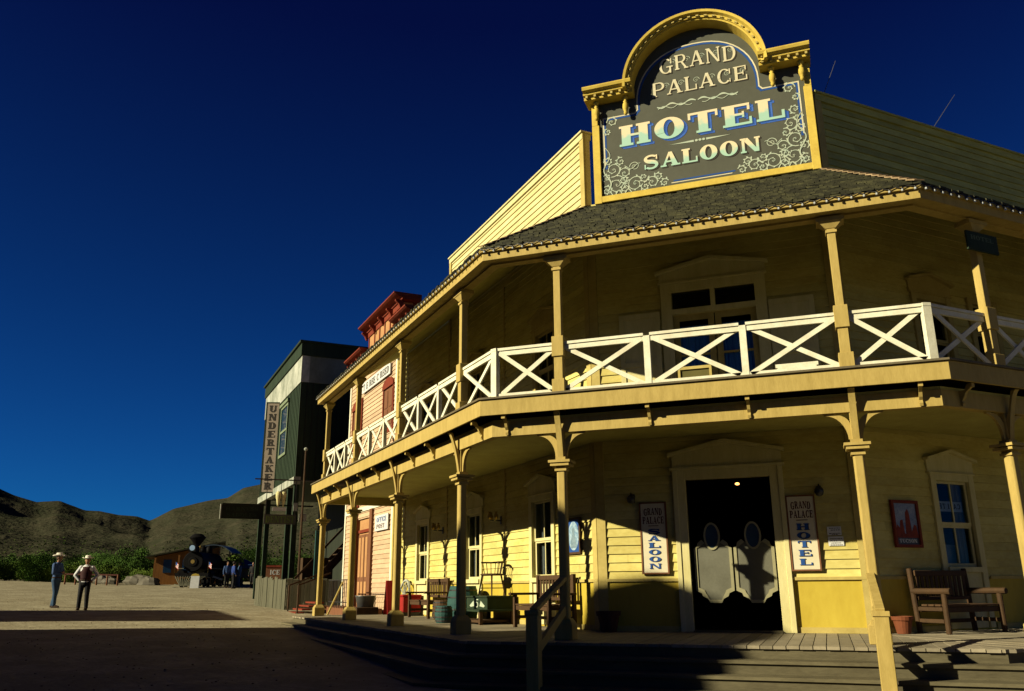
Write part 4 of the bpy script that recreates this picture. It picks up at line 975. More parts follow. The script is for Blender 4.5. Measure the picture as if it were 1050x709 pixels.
# teal cask, basket planter
def barrel(p, r, h, m, label, cat='barrel', nm='wooden_barrel'):
    t = thing(nm, p, label, cat)
    mb = MB(); mb.lathe(p, [(r*.82, 0), (r*.95, h*.25), (r, h*.5), (r*.95, h*.75), (r*.82, h), (r*.75, h), (r*.75, h-.03)], 18); mb.build('staves', m, t, smooth=False)
    for z in (.12, .34, .68, .88):
        mb = MB(); rr = r*(1-.18*abs(2*z-1)**2)+.006; mb.lathe(p+Vector((0, 0, h*z-.015)), [(rr, 0), (rr, .03)], 18); mb.build('hoop', M_BLACK, t)
barrel(FL.p(-6.25, OW+.55, 0), .36, .78, M_TEAL, 'teal painted barrel behind the third porch post next to the green stand')
barrel(FL.p(-5.9, OW+1.15, 0), .2, .36, M_TEAL, 'small teal keg on the porch floor in front of the teal barrel', 'keg', 'wooden_keg')
barrel(FL.p(-7.75, OW+.5, 0), .24, .45, M_WOODD, 'small brown tub beside the far slatted bench', 'tub', 'wooden_tub')
# red things
t = thing('red_cooler', FL.p(-10.9, OW+.45, 0), 'low bright red metal cooler chest against the far left wall', 'cooler')
mb = MB(); mb.box(FL, -11.3, -10.5, OW+.1, OW+.62, .1, .5); mb.build('chest', M_RED, t, bevel=.02)
mb = MB(); mb.box(FL, -11.32, -10.48, OW+.08, OW+.64, .505, .56); mb.build('lid', M_RED, t, bevel=.015)
for x in (-11.22, -10.58): mb = MB(); mb.box(FL, x-.03, x+.03, OW+.14, OW+.58, 0, .1); mb.build('leg', M_BLACK, t)
t = thing('sandwich_board', FL.p(-12.35, OW+.6, 0), 'red folding board standing near the far end of the porch', 'sign')
for s in (-1, 1):
    mb = MB(); a = FL.p(-12.2+s*.2, OW+.4, 0); b = FL.p(-12.2+s*.03, OW+.4, .95); d = (FL.p(0, .2, 0)-FL.p(0, 0, 0)); n_ = (FL.p(.03, 0, 0)-FL.p(0, 0, 0))
    mb.prismw([a, a+d, b+d, b], [a+n_, a+d+n_, b+d+n_, b+n_]); mb.build('panel', M_RED, t)
def wheel(fr, x, o, z, R, name, label, m=M_WOODD, lean=.12, n=12):
    t = thing(name, fr.p(x, o, z-R), label, 'wheel')
    P = lambda r, a, oo: fr.p(x+r*math.cos(a), o+oo-r*math.sin(a)*lean, z+r*math.sin(a))
    mb = MB()
    for k in range(24): a, b = 2*PI*k/24, 2*PI*(k+1)/24; mb.prismw([P(R, a, 0), P(R, a, .05), P(R-.05, a, .05), P(R-.05, a, 0)], [P(R, b, 0), P(R, b, .05), P(R-.05, b, .05), P(R-.05, b, 0)])
    mb.build('rim', m, t)
    for k in range(n): mb = MB(); mb.tube(P(.04, 2*PI*k/n, .025), P(R-.04, 2*PI*k/n, .025), .016, n=5); mb.build('spoke', m, t)
    mb = MB(); mb.tube(fr.p(x, o-.02, z), fr.p(x, o+.09, z), .07, n=12); mb.build('hub', m, t)
wheel(FL, -11.75, OW+.16, .5, .48, 'wagon_wheel', 'pale spoked wagon wheel leaning on the wall behind the red chest', M_OLDW)
mb = MB(); mb.box(FL, -13.25, -12.55, OW+.7, OW+1.35, 0, .2); solo(mb.build('wooden_crate', M_LOG, bevel=.01), 'low reddish wooden crate under the grey wash tub', 'crate')
t = thing('wash_tub', FL.p(-12.9, OW+1.0, .2), 'grey metal wash tub on a low wooden crate at the end of the porch', 'tub')
mb = MB(); mb.lathe(FL.p(-12.9, OW+1.0, .2), [(.24, 0), (.3, .3), (.32, .31), (.32, .33), (.29, .33), (.24, .05)], 18); mb.build('tub', M_STEEL, t, smooth=True)
# balcony clutter
t = thing('wooden_crate', FM.p(-.12, -1.3, ZD), 'olive wooden crate with a pale frame standing on the balcony before the door', 'crate')
mb = MB(); mb.box(FM, -.42, .1, -1.6, -1.22, ZD+.02, ZD+.58); mb.build('box', mat('olive_box', (.14, .12, .03)), t)
mb = MB()
for a, b, c, d in ((-.44, -.40, ZD, ZD+.6), (.08, .12, ZD, ZD+.6), (-.40, .08, ZD+.55, ZD+.6), (-.40, .08, ZD, ZD+.05)): mb.box(FM, a, b, -1.22, -1.19, c, d)
mb.build('frame', M_TRIM, t)
t = thing('low_bench', FM.p(1.46, -1.6, ZD), 'low white bench in a strip of sun on the balcony', 'bench')
mb = MB(); mb.box(FM, 1.13, 1.8, -1.75, -1.45, ZD+.5, ZD+.56); mb.build('seat', M_WHITE, t)
for x in (1.18, 1.75):
    mb = MB(); mb.box(FM, x-.03, x+.03, -1.73, -1.47, ZD, ZD+.5); mb.build('leg', M_WHITE, t)
mb = MB(); mb.box(FM, 1.16, 1.77, -1.465, -1.445, ZD+.38, ZD+.5); mb.build('apron', M_WHITE, t)
t = thing('half_barrel', FL.p(-6.4, -.5, ZD), 'tan half barrel planter standing behind the left balcony rail', 'planter')
mb = MB(); mb.lathe(FL.p(-6.4, -.5, ZD), [(.22, 0), (.28, .3), (.3, .52), (.27, .52), (.25, .4)], 16); mb.build('staves', M_TAN, t)
for z in (.1, .4): mb = MB(); rr = .24+z*.12; mb.lathe(FL.p(-6.4, -.5, ZD+z), [(rr+.01, 0), (rr+.012, .03)], 16); mb.build('hoop', M_BLACK, t)

# ================================================================== PINK BUILDING
OP = -2.5
pk = thing('pink_storefront', FL.p(-16.6, OP, 0), 'salmon clapboard storefront with deep red bracketed cornices beside the hotel', 'building')
a_, b_ = -19.7, -13.6
mb = MB(); clap(mb, FL, a_, b_, .0, 8.85, OP, [(-17.9, -16.1, .0, 3.1), (-15.1, -13.95, 5.9, 7.3), (-19.2, -18.1, 5.9, 7.3)]); mb.build('clapboard_wall', M_PINK, pk, recalc=False)
mb = MB(); mb.box(FL, a_+.02, b_-.02, OP-8.5, OP-.13, -.6, 8.95); mb.build('building_body', M_PINK, pk)
mb = MB(); mb.box(FL, a_-.03, b_+.03, OP-1.0, OP+.02, -.6, .0); mb.build('foundation', M_BROWN, pk)
for x in (a_-.03, b_-.12): mb = MB(); mb.box(FL, x, x+.16, OP, OP+.05, 0, 8.85); mb.build('corner_board', M_WHITE, pk)
mb = MB(); mb.box(FL, a_+.13, b_-.12, OP, OP+.06, 3.35, 3.5); mb.build('lit_line_strip', M_WHITE, pk)  # white strip stands in for a sunlit edge line along the wall
for x in (-18.15, -16.1): mb = MB(); mb.box(FL, x, x+.3, OP-.1, OP+.1, 0, 3.35); mb.build('pilaster', M_BROWN, pk)
dr = MB(); dr.box(FL, -17.85, -16.1, OP-.12, OP-.06, 0, 3.34); d = dr.build('entrance', M_TAN, pk)
for a, b in ((-17.8, -16.99), (-16.95, -16.14)):
    mb = MB(); mb.box(FL, a, b, OP-.06, OP-.02, .05, 2.55); dd = mb.build('door_leaf', M_BROWN, d)
mb = MB()
for a in (-17.72, -17.32, -16.87, -16.47): mb.box(FL, a, a+.26, OP-.02, OP-.01, 1.1, 2.45); mb.box(FL, a, a+.26, OP-.02, OP-.01, .2, .95)
mb.build('door_panel', M_TAN, d)
mb = MB(); mb.box(FL, -17.8, -16.14, OP-.06, OP-.0, 2.62, 2.72); mb.build('transom_bar', M_ORRED, d)
# upper windows with red shutters and arched hoods
for a, b in ((-15.1, -13.95), (-19.2, -18.1)):
    mb = MB(); mb.box(FL, a-.06, b+.06, OP-.02, OP+.04, 5.75, 5.9); n = 10
    mb.box(FL, a-.06, a+.04, OP, OP+.05, 5.9, 7.3); mb.box(FL, b-.04, b+.06, OP, OP+.05, 5.9, 7.3)
    mb.face(FL, [(a-.06, 7.3)]+[((a+b)/2+((b-a)/2+.06)*math.cos(PI-PI*k/n), 7.34+.3*math.sin(PI*k/n)) for k in range(n+1)]+[(b+.06, 7.3)], OP, OP+.08)
    w = mb.build('window', M_ORRED, pk)
    for k in range(2): mb = MB(); x = a+.05+k*(b-a-.1)/2; mb.box(FL, x, x+(b-a-.14)/2, OP-.03, OP+.02, 5.92, 7.28); mb.box(FL, x+.08, x+(b-a-.14)/2-.08, OP+.02, OP+.035, 6.0, 6.55); mb.box(FL, x+.08, x+(b-a-.14)/2-.08, OP+.02, OP+.035, 6.62, 7.2); mb.build('shutter', M_BROWN, w)
mb = MB(); mb.box(FL, -18.0, -17.8, OP, OP+.07, 3.5, 7.6); mb.build('red_board', M_ORRED, pk)
# cornices
def cornice(x0, x1, z, h, d, nb, back, endlen=0):
    mb = MB(); mb.side(FL, [(OP-back, z), (OP+.08, z), (OP+.1, z+h*.3), (OP+d*.55, z+h*.45), (OP+d*.8, z+h*.6), (OP+d, z+h*.8), (OP+d, z+h), (OP-back, z+h)], x0, x1); c = mb.build('cornice', M_ORRED, pk)
    mb = MB()
    mb.box(FL, x0+.15, x1-.15, OP, OP+.04, z-.2, z-.02); mb.build('frieze', M_ORRED, c)
    for k in range(nb):
        xx = x0+.2+(x1-x0-.4)*k/(nb-1); mb = MB(); mb.side(FL, [(OP+.04, z-.3), (OP+.1, z-.28), (OP+.16, z-.14), (OP+d*.7, z-.05), (OP+d*.72, z-.0), (OP+.04, z)], xx-.055, xx+.055); mb.build('bracket', M_ORRED, c)
cornice(-17.7, -13.1, 10.05, .22, .38, 5, .6)
cornice(-19.9, -17.5, 9.25, .22, .34, 4, .5); cornice(-13.8, -12.0, 9.25, .22, .34, 3, .5)
mb = MB(); mb.box(FL, -17.4, -13.4, OP-.4, OP+.0, 8.6, 10.04); mb.build('raised_panel', M_TAN, pk)
for x in (-17.35, -16.6, -15.95, -15.3, -14.65, -13.9): mb = MB(); mb.box(FL, x-.04, x+.04, OP, OP+.03, 8.86, 9.84); mb.build('panel_batten', M_ORRED, pk)
t = thing('store_sign', FL.p(-16, OP+.06, 7.72), 'long white lettered sign board across the salmon wall over the shutters', 'sign')
mb = MB(); mb.box(FL, -17.75, -14.2, OP+.06, OP+.1, 7.72, 8.12); mb.build('board', M_PAPER, t)
mb = MB(); text(mb, FL, 'THE RIALTO THEATRE', -17.6, -14.35, 7.8, .24, OP+.101, .004) if False else text(mb, FL, 'T E REE C REED', -17.6, -14.35, 7.8, .24, OP+.101, .004); mb.build('lettering', M_SHAD, t)
t = thing('office_sign', FL.p(-14.65, OP+.06, 2.6), 'small white sign with blue and red print on the lower salmon wall', 'sign')
mb = MB(); mb.box(FL, -15.4, -13.92, OP+.06, OP+.09, 2.55, 3.05); mb.build('board', M_PAPER, t)
mb = MB(); text(mb, FL, 'TICKETS', -15.28, -14.0, 2.83, .15, OP+.091, .003) if False else text(mb, FL, 'OFFICE', -15.2, -14.1, 2.83, .15, OP+.091, .003); mb.build('blue_lettering', M_BLUE2, t)
mb = MB(); text(mb, FL, 'POST', -15.2, -14.3, 2.62, .14, OP+.091, .003); mb.build('red_lettering', M_REDL, t)
# stoop, steps, rails in front of it
t = thing('entrance_stoop', FL.p(-18.5, OP+.9, -.2), 'wooden stoop with red edged steps and thin iron railing before the salmon store', 'steps')
zg = -.15
mb = MB(); mb.box(FL, -19.6, -14.2, OP+.1, OP+1.0, -.5, .12); mb.build('landing', M_BROWN, t)
for k in range(4):
    z = zg+.1+k*.11; mb = MB(); mb.box(FL, -19.6, -17.9, OP+1.75-k*.22, OP+2.05-k*.22, z-.05, z); mb.build('tread', M_ORRED, t)
for x, h in ((-19.6, .0), (-17.9, 0)):
    mb = MB(); mb.tube(FL.p(x, OP+2.0, zg), FL.p(x, OP+2.0, .85), .03, n=6); mb.bar(FL.p(x, OP+2.0, .85), FL.p(x, OP+.9, 1.25), .05, .05); mb.build('handrail', M_LOG, t)
mb = MB()
for z in (.3, 1.0): mb.bar(FL.p(-17.6, OP+1.0, z), FL.p(-14.3, OP+1.0, z), .03, .03)
n = 14
for k in range(n+1): x = -17.6+3.3*k/n; mb.tube(FL.p(x, OP+1.0, .1), FL.p(x, OP+1.0, 1.0), .014, n=5)
mb.build('iron_railing', M_BLACK, t)
mb = MB(); mb.bar(FL.p(-15.6, OP+1.5, -.1), FL.p(-15.3, OP+1.1, .95), .1, .03); solo(mb.build('leaning_board', M_TRIM), 'thin yellowish board leaning against the iron railing', 'board')
mb = MB(); mb.box(FL, -21.0, -20.9, OP+.62, OP+.86, .25, 2.9); solo(mb.build('open_shutter', M_TEAL), 'tall teal shutter standing open in the dark gap past the salmon store', 'shutter')

# ================================================================== UNDERTAKER BUILDING
OU = -1.0; U0, U1 = -31.6, -22.4; UZ = 5.0
ug = thing('undertaker_building', FL.p(-27, OU-2, gz(*FL.p(-27, OU, 0).xy)), 'tall dark green false front building with flaking white band and arcade posts', 'building')
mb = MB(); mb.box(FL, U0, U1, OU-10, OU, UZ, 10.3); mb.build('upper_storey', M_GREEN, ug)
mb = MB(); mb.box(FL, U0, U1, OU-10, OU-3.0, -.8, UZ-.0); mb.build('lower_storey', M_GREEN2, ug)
mb = MB()
for k in range(40):
    o = OU-10+10*k/39.; mb.box(FL, U1-.0, U1+.03, o-.02, o+.02, UZ-.0 if o > OU-3 else .0, 9.1)
mb.build('side_batten', M_GREEN2, ug)
mb = MB(); mb.box(FL, U0-.02, U1+.04, OU-.3, OU+.04, 9.1, 10.25); mb.build('white_band', M_OLDW, ug)
mb = MB(); mb.box(FL, U1, U1+.04, OU-10, OU-.3, 9.1, 10.25); mb.build('side_band', mat('shaded_flaked_white', (.25, .27, .2), (.12, .13, .09), stretch=(1, 1, .6), scale=1.2), ug)  # same white band, greyed in colour for the side out of the sun
mb = MB(); mb.box(FL, U0-.1, U1+.1, OU-10, OU+.1, 10.25, 10.8); mb.build('false_front_cap', M_GREEN, ug)
mb = MB(); mb.box(FL, U0-.16, U1+.16, OU-10, OU+.18, 10.8, 10.9); mb.build('coping', M_GREEN, ug)
mb = MB(); mb.box(FL, U0-.03, U1+.05, OU-.2, OU+.08, UZ-.18, UZ+.12); mb.build('arcade_fascia', M_OLDW, ug)
for k in range(30): pass
mb = MB()
for k in range(28): x = U0+(U1-U0)*k/27.; mb.box(FL, x-.015, x+.015, OU, OU+.02, UZ+.12, 9.1)
mb.build('front_batten', M_GREEN, ug)
mb = MB(); x0, x1, z0, z1 = -26.6, -24.9, 6.4, 8.75
for a, b, c, d in ((x0, x0+.12, z0, z1), (x1-.12, x1, z0, z1), (x0+.12, x1-.12, z1-.12, z1), (x0+.12, x1-.12, z0, z0+.12), (x0+.12, x1-.12, 7.5, 7.6)): mb.box(FL, a, b, OU+.01, OU+.06, c, d)
mb.box(FL, x0-.15, x1+.15, OU, OU+.12, z1, z1+.14)
w = mb.build('window', mat('sage_trim', (.22, .27, .16)), ug)
mb = MB(); mb.box(FL, x0+.12, x1-.12, OU+.005, OU+.02, z0+.12, z1-.12); mb.build('glass', M_BGLASS, w)
for x in (-31.4, -29.4, -24.0, -22.6):
    p = FL.p(x, OU-.1, 0); g_ = gz(p.x, p.y)
    mb = MB(); mb.box(FL, x-.1, x+.1, OU-.2, OU, g_-.1, UZ-.18); mb.build('arcade_post', M_GREEN, ug)
mb = MB(); mb.box(FL, U1-.02, U1+.02, OU-3.0, OU-2.7, -.3, UZ); mb.build('corner_board', M_GREEN, ug)
# projecting signs of the undertaker building. FT faces back along the street (towards -t)
FT = Fr(0, 0, 0)
class FrT:                                            # x: outward from the street wall (viewer-left), o: towards the viewer along the street
    def __init__(s, t, a=0): s.t = t; s.a = a
    def p(s, x, o, z):
        c, n_ = math.cos(s.a), math.sin(s.a); x2, o2 = .68+(x-.68)*c-o*n_, (x-.68)*n_+o*c
        return FL.p(-s.t+(o2 if s.a else o), -(x2 if s.a else x), z)    # x grows to the viewer's right = into the building
f = FrT(27.3, .36)
t = thing('undertaker_sign', FL.p(-27.3, OU+.3, 5.0), 'tall narrow pinkish board lettered UNDERTAKER hung from the green false front', 'sign')
mb = MB(); mb.box(f, .38, .98, -.06, 0, 4.95, 9.15); mb.build('board', mat('dusty_pink_board', (.42, .33, .25), (.3, .24, .17), scale=3), t)
mb = MB()
for a, b, c, d in ((.36, .40, 4.93, 9.17), (.96, 1.0, 4.93, 9.17), (.40, .96, 4.93, 4.98), (.40, .96, 9.12, 9.17)): mb.box(f, a, b, -.07, .01, c, d)
mb.build('edge', M_GREEN, t)
mb = MB(); vtext(mb, f, 'UNDERTAKER', .68, .34, 9.05, 5.05, .002, T=.3, t=.14, fill=.8); mb.build('lettering', M_SHAD, t)
f = FrT(22.3)
t = thing('dentist_sign', FL.p(-22.3, 0, 3.2), 'dark board lettered DENTIST in green hung out from the arcade corner', 'sign')
mb = MB(); mb.box(f, -.14, 1.1, -.05, 0, 3.2, 3.58); mb.build('board', M_BLACK, t)
mb = MB(); text(mb, f, 'DENTIST', -.08, 1.04, 3.26, .26, .002, T=.25, t=.1); mb.build('lettering', mat('green_gilt_letter', (.16, .24, .05), (.08, .14, .03), bump=0), t)
mb = MB(); mb.box(f, .15, .7, -.03, -.0, 3.72, 3.86); mb.build('small_plate', M_PAPER, t)
mb = MB(); mb.box(f, -.6, 1.96, -.02, .02, 4.93, 4.98)
for x in (-.1, 1.05): mb.box(f, x-.012, x+.012, -.03, -.01, 3.58, 4.93)
mb.build('iron_bar', M_BLACK, t)
t = thing('tooth_sign', FL.p(-22.3, -.45, 3.9), 'carved cream tooth hanging above the DENTIST board', 'sign')
mb = MB()
for x, s_ in ((.36, 1), (.56, 1)):
    mb.lathe(f.p(x, -.02, 3.88), [(.015, 0), (.05, .1), (.08, .28), (.11, .4), (.12, .52), (.08, .6), (.02, .62)], 12)
mb.build('tooth', M_CREAM, t, smooth=True)
mb = MB(); mb.tube(f.p(.46, -.02, 4.45), f.p(.46, -.02, 4.93), .012, n=5); mb.build('hanger', M_BLACK, t)
t = thing('street_sign_board', FL.p(-22.6, .9, 3.4), 'long dark two line board reaching out over the street past the green posts', 'sign')
f = FrT(22.9)
M_DKB = mat('near_black_board', (.014, .018, .008))
mb = MB(); mb.box(f, -1.72, -.12, -.05, 0, 3.42, 3.96); mb.build('board', M_DKB, t)
mb = MB(); mb.box(f, -1.76, -1.72, -.07, .02, 3.40, 3.98); mb.build('end_strip', M_OLDW, t)
mb = MB(); text(mb, f, 'LEATHER GOODS', -1.62, -.2, 3.73, .15, .002) if False else text(mb, f, 'HARNESS', -1.55, -.3, 3.74, .14, .002); text(mb, f, 'SADDLES', -1.5, -.35, 3.5, .14, .002); mb.build('lettering', M_GREEN, t)
mb = MB(); mb.box(f, -1.7, 1.9, -.05, -.0, 3.962, 4.02); mb.build('carrying_beam', M_DKB, t)
f = FrT(22.2)
for x0, x1, z0, z1, l in ((-.14+1.1, 1.12, 3.72, 4.05, 'small white enamel plate above the end of the DENTIST board'), (1.2, 1.5, 3.32, 3.62, 'small white plate right of the DENTIST board')):
    mb = MB(); mb.box(f, x0, x1, -.03, 0, z0, z1); solo(mb.build('enamel_plate', M_OLDW), l, 'sign', 'small white plates on the undertaker corner')
# board fence in front of the arcade
P1 = FL.p(-24.1, -.02, 0); P2 = FL.p(-20.6, -.6, 0); P3 = FL.p(-20.3, OU-3, 0)
t = thing('board_fence', P2+Vector((0, 0, gz(P2.x, P2.y))), 'rough grey green vertical board fence below the DENTIST board', 'fence')
for A0, B0, n in ((P1, P2, 19), (P2, P3, 16)):
    d = (B0-A0)/n; nn = Vector((d.y, -d.x, 0)).normalized()*.03
    for k in range(n):
        a = A0+d*k; b = A0+d*(k+.94); z = gz(a.x, a.y)-.1; h = 1.22+random.uniform(-.07, .05); j = nn*random.uniform(0, 1)
        mb = MB(); mb.prismw([a+Vector((0, 0, z))+j, b+Vector((0, 0, z))+j, b+nn+j+Vector((0, 0, z)), a+nn+j+Vector((0, 0, z))], [a+j+Vector((0, 0, z+h)), b+j+Vector((0, 0, z+h)), b+nn+j+Vector((0, 0, z+h-.02)), a+nn+j+Vector((0, 0, z+h-.02))])
        mb.build('fence_board', M_FENCE, t)
p = FL.p(-21.6, -1.2, 0); p.z = gz(p.x, p.y)
t = thing('flag_pole', p, 'thin bare wooden pole standing in front of the dark green building', 'pole')
mb = MB(); mb.tube(p, p+Vector((0, 0, 6.1)), .055, .035, n=8); mb.build('pole', M_LOG, t)
mb = MB(); mb.ball(p+Vector((0, 0, 6.15)), .08); mb.build('finial', M_OLDW, t)
# outside stair with diagonal rail, orange wood, in the gap
t = thing('outside_stair', FL.p(-21.4, OU-2.2, 0), 'steep rough wooden stair climbing in the dark gap beside the green building', 'stairs')
mb = MB(); mb.bar(FL.p(-22.2, OU+.0, .1), FL.p(-22.2, OU-3.6, 4.0), .06, .28); mb.build('stringer', M_LOG, t)
mb = MB(); mb.bar(FL.p(-21.2, OU+.0, .1), FL.p(-21.2, OU-3.6, 4.0), .06, .28); mb.build('stringer', M_LOG, t)
for k in range(16): mb = MB(); c0 = k/16; mb.box(FL, -22.16, -21.24, OU-.1-3.5*c0-.26, OU-.1-3.5*c0, .3+3.9*c0, .34+3.9*c0); mb.build('tread', M_LOG, t)
mb = MB(); mb.bar(FL.p(-21.2, OU+.0, 1.1), FL.p(-21.2, OU-3.6, 5.0), .05, .08); mb.build('handrail', M_LOG, t)
mb = MB(); mb.box(FL, -22.38, -21.9, OU-1.6, OU-.4, .2, 1.9); solo(mb.build('plank_panel', M_LOG), 'warm brown plank panel in the gap below the stair', 'panel')
# small brown sign under the arcade far behind
p = onground(280, 46)
t = thing('notice_board', p, 'reddish brown board with white marks seen between the arcade posts', 'sign')
rz = math.radians(33); wm = WM[t.name]; fz = Fr(p.x, p.y, rz, p.z)
mb = MB(); mb.box(fz, -.42, .42, -.03, .03, .55, 1.5); mb.build('board', M_BROWN, t)
mb = MB(); mb.box(fz, -.48, .48, -.05, .06, 1.5, 1.6); mb.build('top_rail', M_ORRED, t)
mb = MB(); text(mb, fz, 'ICE', -.2, .3, 1.12, .24, .032, .004); text(mb, fz, 'COLD', -.25, .3, .74, .2, .032, .004) if False else None; mb.build('white_lettering', M_PAPER, t)
for x in (-.4, .4): mb = MB(); mb.box(fz, x-.05, x+.05, -.08, -.03, -.1, 1.5); mb.build('post', M_BROWN, t)

# ================================================================== BUILDINGS ACROSS THE STREET (outside the picture, their shadows fall in it)
PU = lambda u, w, z: Vector((-CV-Q*u-Q*w, Q*u-Q*w, z))
def across(name, prof, w0, depth, label, zb=-1.2, m=M_TAN):
    t = thing(name, PU(sum(p[0] for p in prof)/len(prof), w0, zb), label, 'building', 'stores across the street')
    mb = MB(); ring_ = [(prof[0][0], zb)]+prof+[(prof[-1][0], zb)]
    mb.prismw([PU(u, w0, z) for u, z in ring_], [PU(u, w0+.25, z) for u, z in ring_]); mb.build('false_front', m, t)
    u0, u1 = prof[0][0], prof[-1][0]; h = min(p[1] for p in prof)-.8
    mb = MB(); mb.prismw([PU(u0+.1, w0+.25, zb), PU(u1-.1, w0+.25, zb), PU(u1-.1, w0+depth, zb), PU(u0+.1, w0+depth, zb)], [PU(u0+.1, w0+.25, h), PU(u1-.1, w0+.25, h), PU(u1-.1, w0+depth, h), PU(u0+.1, w0+depth, h)]); mb.build('building_body', m, t)
    for k in range(int((u1-u0)/2.4)):
        u = u0+1.0+k*2.4; mb = MB(); mb.prismw([PU(u, w0-.04, .6), PU(u+1, w0-.04, .6), PU(u+1, w0-.04, 2.3), PU(u, w0-.04, 2.3)], [PU(u, w0, .6), PU(u+1, w0, .6), PU(u+1, w0, 2.3), PU(u, w0, 2.3)]); mb.build('window', M_BGLASS, t)
du = .28
A_PROF = [(-48, 9.15), (-3.25, 9.15), (-3.1, 10.15), (-2.2, 10.8), (-.85, 11.5), (-.4, 11.56), (.1, 11.6), (.35, 11.62), (.62, 11.45), (1.04, 11.15), (1.46, 10.97), (1.62, 10.6), (1.9, 9.95), (2.1, 9.55), (11.2, 9.3)]  # hump follows the cast shadow; the long low run is added to shade the street
across('corner_store', [(u+du, z) for u, z in A_PROF], 20, 9, 'tan store across the street with a humped front, lengthened to shade the ground')
across('square_store', [(14.3+du, 8.35), (20.2+du, 8.35)], 20, 9, 'square tan store across the street past the gap', m=M_PINK)

# ================================================================== PEOPLE
def remesh(mb, name, m, parent, vox, smooth=True, local=True):
    o = mb.build(name, m, parent, local=local, smooth=True)
    r_ = o.modifiers.new('remesh', 'REMESH'); r_.mode = 'VOXEL'; r_.voxel_size = vox; r_.use_smooth_shade = True
    s_ = o.modifiers.new('smooth', 'SMOOTH'); s_.iterations = 3; s_.factor = .5
    return o
def limb(mb, pts, rs, n=12):
    for p, q_, a, b in zip(pts, pts[1:], rs, rs[1:]): mb.tube(p, q_, a, b, n=n)
    for p, a in zip(pts, rs): mb.ball(p, a*.99, n=12, m=8)
def ellip_loft(mb, secs, n=16):        # (cx,cy,z,rx,ry)
    i = len(mb.v)
    for cx, cy, z, rx, ry in secs:
        for k in range(n): a = 2*PI*k/n; mb.v.append(Vector((cx+rx*math.cos(a), cy+ry*math.sin(a), z)))
    for j in range(len(secs)-1):
        for k in range(n): k2 = (k+1) % n; mb.f.append([i+j*n+k, i+j*n+k2, i+(j+1)*n+k2, i+(j+1)*n+k])
    mb.f.append([i+k for k in range(n)][::-1]); mb.f.append([i+(len(secs)-1)*n+k for k in range(n)])
def hand(mb, w, d, up, s=1):
    """palm and five separate curled fingers from wrist w along d"""
    d = Vector(d).normalized(); up = Vector(up).normalized(); sd = d.cross(up).normalized(); w = Vector(w)
    mb.bar(w, w+d*.085, .075, .028); mb.ball(w+d*.045, .035, n=8, m=6)
    for k, L in enumerate((.068, .076, .07, .055)):
        b = w+d*.08+sd*(.028-.0187*k); c = b+d*L*.55-up*.012; e_ = c+d*L*.35-up*.028
        mb.tube(b, c, .0095, .009, n=6); mb.tube(c, e_, .009, .007, n=6); mb.ball(c, .0092, n=6, m=4)
    b = w+d*.02+sd*.032; c = b+d*.035+sd*.022-up*.01; mb.tube(b, c, .013, .011, n=6); mb.tube(c, c+d*.03-up*.01, .011, .008, n=6)
